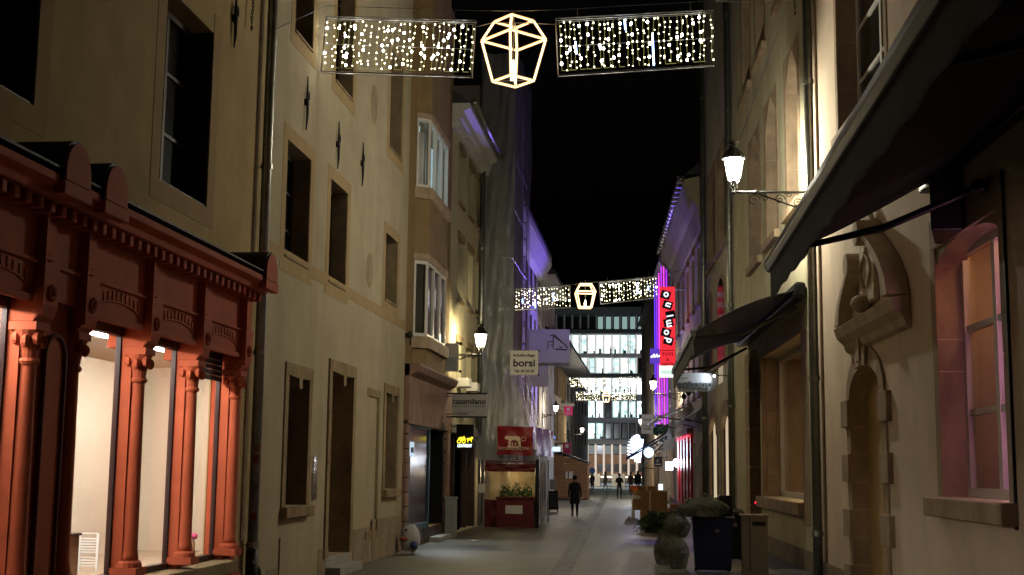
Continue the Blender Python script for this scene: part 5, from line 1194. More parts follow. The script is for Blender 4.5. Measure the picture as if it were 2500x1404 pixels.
# the same kind of lantern hangs on the left wall behind the photographer
# ================================================================== christmas lights
def light_curtain(label, TL, TR, BR, BL, Y, nstr, nb_, r, blues=(), hang=True):
    c4 = [at(*p, Y) for p in (TL, TR, BR, BL)]
    def P(u, v, o=0.0):
        p_ = (c4[0]*(1-u)+c4[1]*u)*(1-v) + (c4[3]*(1-u)+c4[2]*u)*v; return p_ + Vector((0, -o, 0))
    Lc = T("light_curtain", label, "christmas lights", tuple(P(.5, 1)), "light curtains over the street")
    sc = r/.026
    mb = MB(); fr = .018*sc
    for (p, q) in (((0,0),(1,0)), ((1,0),(1,1)), ((1,1),(0,1)), ((0,1),(0,0)), ((0,.07),(1,.07)), ((0,.50),(1,.52))):
        rr = fr if not (p[1] in (.07, .50)) else fr*.4
        mb.tube([P(*p), P(*q)], rr, 5)
    mb.tube([P(0,0,-.12), P(1,0,-.12)], fr*.8, 5); mb.tube([P(0,1,-.12), P(1,1,-.12)], fr*.8, 5)
    for p in ((0,0),(1,0),(1,1),(0,1)): mb.tube([P(*p), P(*p, -.12)], fr*.8, 5)
    mb.build("frame", M['steel'], Lc)
    wr = MB(); b1 = MB(); rg = random.Random(int(Y*10+TL[0]))
    for i in range(nstr):
        u0 = (i+.5)/nstr + rg.uniform(-.008, .008); u1 = u0 + rg.uniform(-.014, .014); ph = rg.random()*6
        pts = [P(u0+(u1-u0)*t+.0035*math.sin(ph+t*9), .08+.85*t) for t in [k/6 for k in range(7)]]
        wr.tube(pts, .0062*sc, 4, cap=False)
        if rg.random() < .45: wr.tube([pts[-1], P(min(1, u1+1/nstr), .93)], .0062*sc, 4, cap=False)
        for j in range(nb_):
            t = min(1, max(0, (j+rg.uniform(.05, .95))/nb_)); x = u0+(u1-u0)*t + rg.uniform(-.006, .009); br = rg.random()
            q = P(x, .07+.87*t, .012)
            if br < .16: b1.ball(q, r*1.25, r*1.25, r*1.45, 6, 4, 1)
            elif br < .66: b1.ball(q, r*.75, r*.75, r*.9, 6, 4, 0)
            else: b1.octa(q, r*.7, 0)
    wr.build("light_wire", LEDW, Lc, stuff=True); b1.build("light_bulb", [LED, LEDB], Lc, stuff=True)
    for (u, v0, v1) in blues:
        MB().tube([P(u, v0, .03), P(u+.004, v1, .03)], .022*sc, 6).build("meteor_tube", LEDBLUE, Lc)
    mb = MB()
    for u in (.14, .86): mb.tube([P(u, 0), P(u, 0) + Vector((0, 0, .22*sc))], .008*sc, 5)
    mb.build("hanger", M['steel'], Lc); return P
def rope_lantern(label, cx, Y, vt, vm, vb, r2, yaw, rope=.02):
    zt_, zm, zb_ = at(cx, vt, Y).z, at(cx, vm, Y).z, at(cx, vb, Y).z; X = at(cx, vm, Y).x; r1, r3 = r2*.61, r2*.64
    Ln = T("rope_lantern", label, "christmas light", (X, Y, zb_), "rope light lanterns over the street")
    def ring(r, z): return [Vector((X+r*math.cos(yaw+k*math.pi/2), Y+r*math.sin(yaw+k*math.pi/2), z)) for k in range(4)]
    A_, B_, C_ = ring(r1, zt_), ring(r2, zm), ring(r3, zb_); edges = []
    for k in range(4): edges += [(A_[k], A_[(k+1) % 4]), (B_[k], B_[(k+1) % 4]), (C_[k], C_[(k+1) % 4]), (A_[k], B_[k]), (B_[k], C_[k])]
    mb = MB(); bd = MB()
    for p, q in edges:
        mb.tube([p, q], rope, 6); L_ = (q-p).length; n = max(3, int(L_/(rope*2.6)))
        for i in range(n): bd.octa(p.lerp(q, (i+.5)/n), rope*1.75)
    mb.build("rope_light", ROPE, Ln); bd.build("rope_bead", BEAD, Ln, stuff=True)
    c = Vector((X, Y, zb_)); mb = MB(); h = (zm-zb_)*.34
    mb.lathe([(r2*.085, .02), (r2*.085, h), (r2*.05, h*1.1), (r2*.02, h*1.5)], c, 8); mb.build("candle", CANDLE, Ln)
    mb = MB(); mb.tube([C_[0], C_[2]], rope*.5, 5); mb.tube([C_[1], C_[3]], rope*.5, 5); mb.tube([A_[0], A_[2]], rope*.5, 5); mb.tube([c + Vector((0,0,-.02)), Vector((X, Y, zt_))], rope*.6, 5); mb.tube([Vector((X,Y,zt_)), Vector((X,Y,zt_+r2*.35))], rope*.4, 5); mb.build("frame", M['steel'], Ln)
light_curtain("nearest light curtain, left of the big rope lantern", (797,40), (1161,50), (1152,186), (784,174), 24.0, 27, 7, .020)
light_curtain("nearest light curtain with blue meteors, right of the big rope lantern", (1357,45), (1740,24), (1742,158), (1363,183), 24.0, 28, 7, .020, ((.12,.44,.66), (.615,.40,.95), (.44,.10,.28)))
rope_lantern("big glowing rope lantern between the two nearest light curtains", 1254, 24.0, 52, 98, 198, .625, math.pi/2)
light_curtain("second light curtain crossing the wrapped scaffold, left half", (1257,706), (1391,697), (1392,751), (1257,757), 46.0, 20, 5, .019, ((.14,.5,.72), (.37,.62,.95), (.70,.3,.66)))
light_curtain("second light curtain ending at the domino sign, right half", (1463,690), (1604,676), (1606,727), (1467,742), 46.0, 20, 5, .019, ((.65,.3,.7), (.84,.4,.6)))
rope_lantern("medium rope lantern under the dark sky in the second row", 1429, 46.0, 695, 714, 751, .47, .95, .020)
light_curtain("third light curtain in front of the office, left half", (1390,922), (1459,922), (1459,947), (1390,947), 90.0, 17, 4, .022)
light_curtain("third light curtain in front of the office, right half", (1494,922), (1561,919), (1561,945), (1494,947), 90.0, 17, 4, .022)
rope_lantern("third rope lantern in front of the office windows", 1477, 90.0, 925, 935, 955, .47, .8, .024)
light_curtain("farthest and lowest light curtain, left half", (1406,956), (1464,956), (1464,979), (1406,979), 108.0, 15, 4, .025)
light_curtain("farthest and lowest light curtain, right half", (1494,956), (1552,954), (1552,976), (1494,979), 108.0, 15, 4, .025)
rope_lantern("smallest rope lantern in the lowest light row", 1480, 108.0, 960, 966, 981, .43, .8, .026)
def cable(pts, label, r=.006):
    mb = MB(); mb.tube(pts, r, 5); tag(mb.build("support_cable", M['steel']), label, "cable")
cable([FL.P(21.2, 0, FL.z(620, 6)), at(797, 14, 24), at(1160, 26, 24), at(1257, 27, 24), at(1360, 24, 24), at(1745, 2, 24), FR.P(29.2, 0, 12.9)], "thin steel cable carrying the nearest lights")
cable([at(1161, 66, 24), at(1205, 55, 24), at(1306, 57, 24), at(1357, 60, 24)], "short amber power lead threaded through the big rope lantern", .010)
cable([(-6.4, 46.2, at(1188, 700, 46.2).z), at(1257, 700, 46), at(1391, 695, 46), at(1463, 688, 46), at(1604, 674, 46), FR.P(52, 0, at(1735, 640, 52).z)], "thin cable carrying the second row of lights", .008)
cable([(-6.4, 46.2, at(1188, 702, 46.2).z), at(1215, 738, 46), at(1257, 752, 46)], "slack black power lead drooping from the scaffold to the lights", .008)
cable([FR.P(28.6, .02, FR.z(1925, -8)), FR.P(41, .05, 12.8)], "dark slanting cable on the gothic stone house wall", .012)
def chain(u, v0, v1, F, label):
    mb = MB(); a, z0 = F.pix(u, v0, .08); _, z1 = F.pix(u, v1, .08); n = max(3, int((z0-z1)/.055))
    for k in range(n):
        c = F.P(a + .02*math.sin(k*.8), .08, z0 + (z1-z0)*k/n); ax = F.al if k % 2 else F.n
        mb.tube([c + ax.normalized()*.02*math.cos(t) + Vector((0,0,.042*math.sin(t))) for t in [q*math.pi/4 for q in range(8)]], .008, 4, True)
    mb.tube([F.P(a, 0, z0), F.P(a, .1, z0)], .014, 5); mb.tube([F.P(a+.04*math.cos(t), .08, z1-.04+.04*math.sin(t)) for t in [k*.7 for k in range(8)]], .012, 5)
    tag(mb.build("wall_chain", M['iron']), label, "chain")
chain(618, -5, 66, FL, "iron chain hanging on the yellow wall beside the drainpipe"); chain(1940, -10, 30, FR, "iron chain hanging beside the right drainpipe at the top")

# ================================================================== awnings
N1 = T("awning", "large dark retractable awning over the nearest right window", "awning", tuple(FR.P(14, 0, 4)))
pa_ = at(1884, 648, 18.0); rb_ = ray(2292, 2); tB = (pa_.z-CAMH)/rb_.z; pb_ = CAM + rb_*tB
dirv = (pb_-pa_); pB = pa_ + dirv*1.35
wz1 = pa_.z + 1.18
wA = FR.P(18.0, .1, wz1); wB = FR.P(pB.y, .1, wz1)
mb = MB(); sec = [(-.10,-.02),(-.085,.08),(0,.115),(.085,.07),(.10,-.05),(.04,-.10),(-.06,-.09)]
mb.prism([pa_ + Vector((x, 0, z)) for x, z in sec], [pB + Vector((x, 0, z)) for x, z in sec]); mb.build("front_bar", M['alu_d'], N1, bevel=.012)
MB().prism([pa_ + Vector((x*1.05, -.0, z*1.05)) for x, z in sec], [pa_ + Vector((x*1.05, .03, z*1.05)) for x, z in sec]).build("end_cap", M['bin_k'], N1)
def clothN1(u, v):
    f = pa_.lerp(pB, u) + Vector((.03, 0, .07)); b_ = wA.lerp(wB, u); p_ = f.lerp(b_, v); p_.z -= .04*math.sin(math.pi*v); return p_
mb = MB(); mb.grid(clothN1, 20, 8); cN = mb.build("cloth", M['cloth_d'], N1, smooth=True); sm = cN.modifiers.new("thickness", 'SOLIDIFY'); sm.thickness = .006
def val(u, v):
    p_ = pa_.lerp(pB, u); L_ = (pB-pa_).length
    return p_ + Vector((-.02 + .006*math.sin(u*L_*4)*v, 0, -.09 - v*(.40 + .014*math.cos(u*L_*6.5) + .012*math.sin(u*L_*2.3))))
vN = MB().grid(val, 160, 5).build("valance", M['cloth_d'], N1, smooth=True); sm = vN.modifiers.new("thickness", 'SOLIDIFY'); sm.thickness = .006
MB().prism([wA + Vector((-.05, -.3, -.95)), wA + Vector((.1, -.3, -.95)), wA + Vector((.1, -.3, -.12)), wA + Vector((-.05, -.3, -.12))], [wA + Vector((-.3, -1.3, -.95)), wA + Vector((.1, -1.3, -.95)), wA + Vector((.1, -1.3, -.12)), wA + Vector((-.3, -1.3, -.12))]).build("arm_box", M['bin_k'], N1, bevel=.03)
MB().prism([wA + Vector((x, .35, z)) for x, z in ((-.1,-.12),(.08,-.12),(.08,.16),(-.1,.16))], [wB + Vector((x, 0, z)) for x, z in ((-.1,-.12),(.08,-.12),(.08,.16),(-.1,.16))]).build("cassette", M['bin_k'], N1, bevel=.03)
for t in (.16, .7):
    f = pa_.lerp(pB, t-.06 if t > .1 else t) + Vector((.08, 0, -.02)); b_ = wA.lerp(wB, t) + Vector((0, 0, -.58)); el = f.lerp(b_, .55) + Vector((0, .5 if t < .5 else .3, -.05))
    mb = MB(); mb.tube([f, el, b_], [.035, .05, .04], 8); mb.ball(b_, .12, .16, .10); mb.build("folding_arm", M['bin_k'], N1, smooth=True)

N2 = T("awning", "dark grey sloping awning over the display window behind the drainpipe", "awning", tuple(FR.P(34, 0, 5)))
q1, q2 = at(1692, 812, 29.2), at(1644, 908, 40.2); q2.z = q1.z - .05
v1, v2 = FR.P(29.0, .05, FR.z(1968, 706)), FR.P(40.4, .05, FR.z(1968, 706)-.05)
def clothN2(u, v):
    f = q1.lerp(q2, u); b_ = v1.lerp(v2, u); p_ = f.lerp(b_, v); p_.z += .16*math.sin(math.pi*v); return p_
M['cloth_n2'] = surf('charcoal_awning_cloth', (.11, .11, .12), .75, var=.25, scale=3, bump=.2, bscale=20)
cN = MB().grid(clothN2, 14, 12).build("cloth", M['cloth_n2'], N2, smooth=True); sm = cN.modifiers.new("thickness", 'SOLIDIFY'); sm.thickness = .008
mb = MB(); mb.prism([q1 + Vector((x, 0, z)) for x, z in ((-.06,-.1),(.06,-.1),(.08,.06),(-.05,.07))], [q2 + Vector((x, 0, z)) for x, z in ((-.06,-.1),(.06,-.1),(.08,.06),(-.05,.07))]); mb.build("front_bar", M['alu_d'], N2, bevel=.01)
vN = MB().grid(lambda u, v: q1.lerp(q2, u) + Vector((.02*math.sin(u*60), 0, -.1-v*(.42+.03*math.cos(u*70)))), 70, 4).build("valance", M['cloth_n2'], N2, smooth=True); sm = vN.modifiers.new("thickness", 'SOLIDIFY'); sm.thickness = .006
MB().prism([v1 + Vector((x, 0, z)) for x, z in ((-.3,-.2),(.02,-.2),(.02,.14),(-.2,.16))], [v2 + Vector((x, 0, z)) for x, z in ((-.3,-.2),(.02,-.2),(.02,.14),(-.2,.16))]).build("cassette", M['bin_k'], N2, bevel=.06)
for t in (.06, .9):
    f = q1.lerp(q2, t); b_ = v1.lerp(v2, t) + Vector((-.1, 0, -.35)); el = f.lerp(b_, .5) + Vector((0, .4, -.25)); mb = MB(); mb.tube([f + Vector((0,0,-.06)), el, b_], [.03, .045, .04], 8); mb.build("folding_arm", M['alu_d'], N2, smooth=True)

def small_awning(label, a0, a1, z, out, drop, mat):
    n_ = T("awning", label, "awning", tuple(FR.P(a0, 0, z-drop)))
    c_ = MB().grid(lambda u, v: FR.P(a0+(a1-a0)*u, .05+out*v, z-drop*v-.04*math.sin(v*3.1)), 10, 5).build("cloth", mat, n_, smooth=True); sm_ = c_.modifiers.new("thickness", 'SOLIDIFY'); sm_.thickness = .01
    MB().grid(lambda u, v: FR.P(a0+(a1-a0)*u, .05+out, z-drop-v*(.22+.03*math.cos(u*40))), 20, 2).build("valance", mat, n_)
    MB().tube([FR.P(a0, .05+out, z-drop), FR.P(a1, .05+out, z-drop)], .035, 6).build("front_bar", M['steel'], n_)
    for a in (a0+.1, a1-.1): MB().tube([FR.P(a, .05+out, z-drop), FR.P(a, .05, z-drop-.2)], .025, 5).build("folding_arm", M['iron'], n_)
    return n_
small_awning("short grey awning below two small lamps near the arched windows", 55.8, 61.2, 4.9, .8, .55, M['cloth_w'])
for a in (56.6, 59.6):
    p_ = FR.P(a, .0, 5.6); mb = MB(); mb.tube([p_, FR.P(a,.5,5.75), FR.P(a,.62,5.6)], .02, 5); mb.ball(FR.P(a,.62,5.5), .12, .12, .14); tag(mb.build("sign_spotlight", M['iron'], None, smooth=True), "small black gooseneck spotlight above the short grey awning, " + ("nearer the arched window" if a < 58 else "nearer the red shop front"), "spotlight", "gooseneck spotlights")
small_awning("white striped awning above the red shop front", 62.8, 74.0, 5.4, 1.6, .7, M['cloth_w'])
# long dark awning frame pointing into the street with lights on it
w1_ = FR.P(80, .1, 4.4); 
N3 = T("awning", "long folded dark awning frame reaching over the street by the neon plume", "awning", tuple(FR.P(85, 0, 2.5)))
f1, f2 = at(1528, 1122, 84.0), at(1635, 1062, 84.0)
for o_ in (0, .28): MB().tube([f1 + Vector((0, o_*4, o_*.4)), f2 + Vector((0, o_*4, o_))], .06, 6).build("rail", surf('violet_black_bar', (.03, .02, .05), .4), N3)
MB().add([f1, f2, f2 + Vector((0, 3, .2)), f1 + Vector((0, 3, .1))], [(0,1,2,3)]).build("cloth", M['cloth_d'], N3)
MB().tube([at(1560, 1150, 84), at(1618, 1085, 84)], .045, 6).build("strut", M['iron'], N3); MB().tube([at(1560, 1142, 84), at(1598, 1144, 84)], .03, 6).build("strut", M['iron'], N3)
mb = MB()
for k in range(12): mb.ball(at(1570+5*k+RN.uniform(-3,3), 1104-3*k+RN.uniform(-5,12), 83.7), .07+.05*RN.random(), None, None, 6, 4)
mb.build("clip_lamp", M['steel'], N3, stuff=True)

# ================================================================== signs on the right
DY = 64.0; FD = FY(DY)
p_, q_ = at(1611, 892, DY), at(1648, 700, DY)
DS = T("domino_sign", "tall glowing red toy shop sign with tilted black domino tiles", "sign", ((p_.x+q_.x)/2, DY, p_.z))
wd, ht = q_.x-p_.x, q_.z-p_.z
MB().box(p_.x, q_.x, DY, DY+.22, p_.z, q_.z).build("red_box", emit('red_sign_face', (1, .035, .055), .95), DS)
pz = at(1630, 921, DY).z
MB().box(p_.x-.03, q_.x-.06, DY+.02, DY+.24, pz, p_.z-.01).build("white_box", emit('white_sign_face', (.92, 1, .93), 1.3), DS)
MB().box(p_.x+.06, q_.x-.2, DY+.012, DY+.02, pz+.16, pz+.34).build("faint_mark", emit('pale_green_mark', (.7, 1, .82), .9), DS)
TW = emit('white_tile_letter', (.95, 1, 1), 1.25)
tiles = [("o", 720, -18, 1625), ("n", 745, -18, 1630), ("i", 769, 10, 1637), ("m", 788, 10, 1632), ("o", 812, -15, 1626), ("d", 832, -15, 1632)]
for ch, v, ang, u in tiles:
    c_ = at(u, v, DY); tw = .235; an = math.radians(ang)
    pts = []
    for (x, z) in ((-tw, -tw*.86), (tw, -tw*.86), (tw, tw*.86), (-tw, tw*.86)):
        pts.append((c_.x + x*math.cos(-an*-1) - z*math.sin(an), c_.z + x*math.sin(an) + z*math.cos(an)))
    MB().fprism(FD, pts, .002, .02).build("domino_tile", M['navy'], DS)
    lettering(ch, .50, FD, c_.x + .13, .024, c_.z - .02, TW, DS, rot=math.radians(90)+an, bold=.014)
RD = surf('dark_red_print', (.12, .0, .005), .6)
MB().fbox(FD, p_.x+.03, q_.x-.03, .002, .01, at(1630, 856, DY).z-.015, at(1630, 856, DY).z+.015).build("rule_line", RD, DS)
for s_, v in (("TOYS", 868), ("&", 881), ("GIFTS", 893)): lettering(s_, .20, FD, (p_.x+q_.x)/2, .006, at(1630, v, DY).z, RD, DS, bold=.004, width=None if s_ == "&" else wd*.74)
for v in (706, 880): MB().tube([(q_.x, DY+.1, at(1650, v, DY).z), FR.P(DY, 0, at(1650, v, DY).z)], .03, 6).build("bracket", M['steel'], DS)
# grey shop sign with raised lettering and a tiny spot lamp
SY = 45.0; FS = FY(SY); p_, q_ = at(1650, 957, SY), at(1752, 909, SY)
SS = T("shop_sign", "rounded grey metal sign reading sotour lit by a tiny spot", "sign", ((p_.x+q_.x)/2, SY, p_.z)); wd, ht = q_.x-p_.x, q_.z-p_.z
pts = [(p_.x+.1, p_.z), (q_.x-.25, p_.z+.02), (q_.x-.06, p_.z+.12), (q_.x, p_.z+ht*.5), (q_.x-.06, q_.z-.12), (q_.x-.2, q_.z-.02), (p_.x+.25, q_.z), (p_.x+.05, q_.z-.15), (p_.x, p_.z+ht*.4)]
MB().fprism(FS, pts, -.1, 0).build("plate", M['sign_g'], SS, bevel=.02)
lettering("sotour", ht*.62, FS, (p_.x+q_.x)/2-.1, .05, p_.z+ht*.18, surf('dark_grey_letters', (.07,.075,.08), .5), SS, width=wd*.82, extr=.03, bold=.012)
MB().fbox(FS, p_.x+.2, p_.x+.42, .001, .02, p_.z+ht*.66, p_.z+ht*.74).build("line", M['ink_g'], SS)
sp = at(1744, 918, SY-.25)
mb = MB(); mb.ball(sp, .045); spo = mb.build("spot_lamp", emit('tiny_spot', (.9, 1, 1), 12), SS)
MB().tube([sp, sp + Vector((.25, .25, .05)), FR.P(SY, 0, sp.z)], .018, 6).build("bracket", M['iron'], SS)
lamp('SPOT', "sign_spot", sp + Vector((-.05, -.1, -.02)), 45, (.82, .9, 1), SS, spot_size=math.radians(110), spot_blend=.9, shadow_soft_size=.03, aim=at(1705, 930, SY))
# grey lingerie sign and small signs
sg, F, p, q = panel_sign("shop_sign", "dull grey square sign with dark letters by the neon plume", 1566, 1594, 1012, 1059, 78.0, M['sign_g'], armto=None)
for s_, z_ in (("LINGE", .68), ("UNDER", .36), ("WEAR", .20)): lettering(s_, (q.z-p.z)*.15, F, (p.x+q.x)/2, .006, p.z+(q.z-p.z)*z_, M['ink'], sg, width=(q.x-p.x)*.7, bold=.004)
for z in (p.z+.05, q.z-.05): MB().tube([(q.x, 78.02, z), FR.P(78, 0, z)], .02, 5).build("bracket", M['iron'], sg)
sg, F, p, q = panel_sign("shop_sign", "small black square sign with pale crescent near the bright doorway", 1596, 1617, 1115, 1139, 82.0, M['chalk'], armto=None)
mb = MB(); mb.tube([F.P((p.x+q.x)/2+.07*math.cos(t), .004, p.z+(q.z-p.z)*.55+.07*math.sin(t)) for t in [k*.5+.6 for k in range(9)]], .015, 5); mb.build("emblem", M['frame_w'], sg)
MB().fbox(F, p.x+.08, q.x-.08, .002, .006, p.z+.12, p.z+.16).build("line", M['frame_w'], sg)
for z in (q.z-.03,): MB().tube([(q.x, 82.02, z), FR.P(82, 0, z)], .02, 5).build("bracket", M['iron'], sg)
sg, F, p, q = panel_sign("lit_sign", "violet light box sign with white script left of the domino sign", 1587, 1613, 851, 888, 70.0, emit('violet_sign_face', (.16, .07, .75), .7), armto=None)
MB().tube([F.P(p.x+(q.x-p.x)*x, .02, p.z+(q.z-p.z)*z) for x, z in ((.08,.42),(.25,.5),(.36,.62),(.42,.42),(.55,.5),(.62,.62),(.7,.45),(.85,.52),(.98,.5))], .05, 6).build("script", emit('white_script', (.95, .95, 1), 2.2), sg)
for z in (p.z+.1,): MB().tube([(q.x, 70.02, z), FR.P(70, 0, z)], .02, 5).build("bracket", M['iron'], sg)
LW = emit('white_lantern_box', (.9, .95, 1), 6)
sg, F, p, q = panel_sign("lit_sign", "glowing white cube lamp beside the bright shop doorway", 1625, 1643, 1128, 1148, 72.0, LW, armto=None, t=.4)
MB().tube([(q.x, 72.02, q.z), FR.P(72, 0, q.z)], .02, 5).build("bracket", M['iron'], sg)
g_ = at(1651, 1130, 70.5); sl = T("wall_lamp", "dazzling white globe lamp on the wall left of the red shop front", "lamp", tuple(g_)); MB().ball(g_, .17, .17, .22, 12, 8).build("globe", emit('dazzling_globe', (.9, .93, 1), 26), sl, smooth=True)
MB().tube([g_, FR.P(70.5, 0, g_.z)], .03, 6).build("bracket", M['iron'], sl); lamp('POINT', "globe_bulb", g_ + Vector((-.3, -.3, 0)), 130, (.85, .9, 1), sl, shadow_soft_size=.2)
# neon plume and round lamp
NP = T("neon_plume", "big white-blue neon plume of spiky strokes over the far shops", "neon sign", tuple(at(1555, 1130, 86)))
NW = emit('white_blue_plume', (.60, .76, 1), 7)
for k in range(24):
    t = k/23; b0 = at(1561 - 3*t, 1128 - 50*t, 86); ln = 36*math.sin(math.pi*(.25+.6*t)) ; an = math.radians(158 - 70*t + 9*(k % 2)); e_ = at(1561 - 3*t + ln*math.cos(an), 1128 - 50*t - ln*math.sin(an), 86)
    md = b0.lerp(e_, .55) + Vector((.05, 0, .12)); MB().tube([b0, md, e_], [.10, .07, .015], 6).build("plume_stroke", NW, NP)
MB().tube([at(1556, 1128, 86), at(1560, 1100, 86), at(1564, 1072, 86)], .2, 6).build("plume_stem", NW, NP)
lamp('POINT', "plume_glow", at(1550, 1100, 85.2), 420, (.6, .75, 1), NP, shadow_soft_size=.6)
gl = at(1584, 1105, 83.0); GL = T("globe_lamp", "round white-blue disc lamp in front of the neon plume", "lamp", tuple(gl)); MB().ball(gl, .32, .12, .32, 16, 10).build("globe", emit('blue_white_globe', (.6, .85, 1), 2.4), GL, smooth=True); MB().tube([gl, gl + Vector((.9, .3, .25))], .03, 6).build("bracket", M['iron'], GL)
tl = at(1613, 1189, 70); tag(MB().box(tl.x-.12, tl.x+.12, 70, 70.1, tl.z-.16, tl.z+.16).build("ground_lamp", emit('small_white_sign', (.85, .95, 1), 1.4)), "small square white light low down behind the cardboard boxes", "lamp")
po = T("lamp_post", "thin steel post carrying the small square light", "post", (tl.x, 70.2, 0)); MB().tube([(tl.x, 70.2, 0), (tl.x, 70.2, tl.z)], .03, 6).build("pole", M['steel'], po)

# ================================================================== rubbish, bins, boxes
def bin_(label, u, v, wpx, hpx, mat, lidmat, depth=.75, num=None):
    b0 = ground(u, v); s_ = b0.y/FPX; w_ = wpx*s_/2; h = hpx*s_
    t = T("wheelie_bin", label, "bin", tuple(b0), "wheelie bins")
    x, y = b0.x, b0.y
    mb = MB(); k = .86
    mb.hexa([(x-w_*k,y+.04,.06),(x+w_*k,y+.04,.06),(x+w_*k,y+depth*.9,.06),(x-w_*k,y+depth*.9,.06),(x-w_,y,h*.93),(x+w_,y,h*.93),(x+w_,y+depth,h*.93),(x-w_,y+depth,h*.93)]); mb.build("body", mat, t, bevel=.03)
    MB().box(x-w_*1.04, x+w_*1.04, y-.03, y+depth, h*.90, h*.95).build("rim", mat, t, bevel=.015)
    mb = MB(); mb.hexa([(x-w_*1.06,y-.05,h*.955),(x+w_*1.06,y-.05,h*.955),(x+w_*1.06,y+depth+.04,h*.975),(x-w_*1.06,y+depth+.04,h*.975),(x-w_,y,h*.985),(x+w_,y,h*.985),(x+w_,y+depth,h*1.03),(x-w_,y+depth,h*1.03)]); ld = mb.build("lid", lidmat, t, bevel=.02)
    mb = MB(); mb.tube([(x-w_*.8,y+depth+.06,h*.98),(x+w_*.8,y+depth+.06,h*.98)], .02, 6); mb.build("handle", lidmat, t)
    for sx in (-1, 1): MB().tube([(x+sx*w_*.8-.03,y+depth*.85,.11),(x+sx*w_*.8+.03,y+depth*.85,.11)], .11, 12).build("wheel", M['bin_k'], t)
    MB().box(x+w_*.1, x+w_*.1+.09, y-.012, y-.004+.02, h*.70, h*.76).build("sticker", M['ink_g'], t)
    return t
bin_("dark blue wheelie bin with bags piled on its lid", 1742, 1400, 98, 136, M['bin_b'], M['bin_k'])
bin_("black wheelie bin behind the blue one against the wall", 1788, 1372, 60, 118, M['bin_k'], M['bin_k'])
def bag(label, c, rx, ry, rz, seed, knot=True):
    rg = random.Random(seed); ph = [rg.random()*6 for _ in range(8)]; c = Vector(c); mb = MB(); nu, nv = 84, 46; v = []
    for i in range(nv+1):
        t = -math.pi/2 + math.pi*i/nv
        for j in range(nu):
            p = 2*math.pi*j/nu
            k = 1 + .08*math.sin(3*p+ph[0]+2*t) + .04*math.sin(5*p+ph[1]-3*t) + .035*math.sin(9*p+ph[2]+4*t) + .03*math.sin(4*t+ph[3]) + .03*math.sin(13*p + 5*t + ph[4]) + (.035*math.sin(19*p+ph[6]+2*math.sin(3*t)) + .02*math.sin(31*p+ph[7]))*(.35+.65*max(0, math.sin(t)))
            q_ = Vector((math.cos(t)*math.cos(p), math.cos(t)*math.sin(p), math.sin(t))) + Vector((seed*7.3, 0, 0))
            k += .09*(.5-abs(noise.noise(q_*2.6))) + .10*(.4-abs(noise.noise(q_*5.5))) + .05*(.4-abs(noise.noise(q_*11)))
            z = math.sin(t); z = max(z, -.82)
            taper = 1 - .55*max(0, z)**2.2
            v.append(c + Vector((rx*k*taper*max(.05, math.cos(t))**.8*math.cos(p), ry*k*taper*max(.05, math.cos(t))**.8*math.sin(p), rz*(z+.82)*(1+.04*math.sin(4*p+ph[5])))))
    mb.add(v, [(i*nu+j, i*nu+(j+1) % nu, (i+1)*nu+(j+1) % nu, (i+1)*nu+j) for i in range(nv) for j in range(nu)])
    t = T("rubbish_bag", label, "rubbish bag", tuple(c), "translucent rubbish bags by the bins")
    mb.build("bag", M['bag'], t, smooth=True)
    if knot:
        top = c + Vector((0, 0, rz*1.75)); m2 = MB()
        for k in range(5):
            a = k*1.26+ph[6]; m2.tube([top, top + Vector((.05*math.cos(a), .05*math.sin(a), .05)), top + Vector((.10*math.cos(a), .10*math.sin(a), .06+.04*rg.random()))], [.03, .02, .03], 5)
        m2.build("knot", M['bag'], t, smooth=True)
    # rubbish showing through
    m3 = MB()
    for k in range(7):
        q = c + Vector((rg.uniform(-.45,.45)*rx, rg.uniform(-.45,.45)*ry, rz*(.25+.8*rg.random()))); m3.box(q.x-.07, q.x+.07, q.y-.06, q.y+.06, q.z-.05, q.z+.05)
    m3.build("rubbish", [M['maroon'], M['card'], M['sign_g']][seed % 3], t, stuff=True)
    return t
g = ground(1618, 1378); bag("tall rubbish bag standing at the far left of the bags", (g.x, g.y, 0), .19, .22, .40, 1)
g = ground(1657, 1389); bag("front rubbish bag leaning on the blue bin", (g.x, g.y, 0), .215, .24, .42, 2)
p_ = at(1650, 1313, 28.0); bag("rubbish bag resting on top of the two standing bags", (p_.x, 28.0, p_.z), .27, .28, .29, 3)
p_ = at(1724, 1262, 28.3); bag("wide rubbish bag heaped on the bin lids", (p_.x, 28.35, p_.z), .40, .36, .24, 4)
p_ = at(1679, 1262, 28.0); bag("small crumpled bag hanging over the left bin lid edge", (p_.x, 28.1, p_.z), .19, .22, .17, 5)
g = ground(1642, 1366); bag("half hidden rubbish bag behind the front bag", (g.x, g.y, 0), .20, .22, .36, 6)
p_ = at(1757, 1262, 28.7); bag("dark rubbish bag beside the black crate on the rear bin", (p_.x, 28.75, p_.z), .22, .24, .19, 7)
p_ = at(1772, 1258, 28.6); tag(MB().box(p_.x-.15, p_.x+.15, 28.5, 28.9, p_.z, p_.z+.42).build("bin_liner_box", M['bin_k'], None, bevel=.02), "black crate sitting on the rear bin lid", "crate")
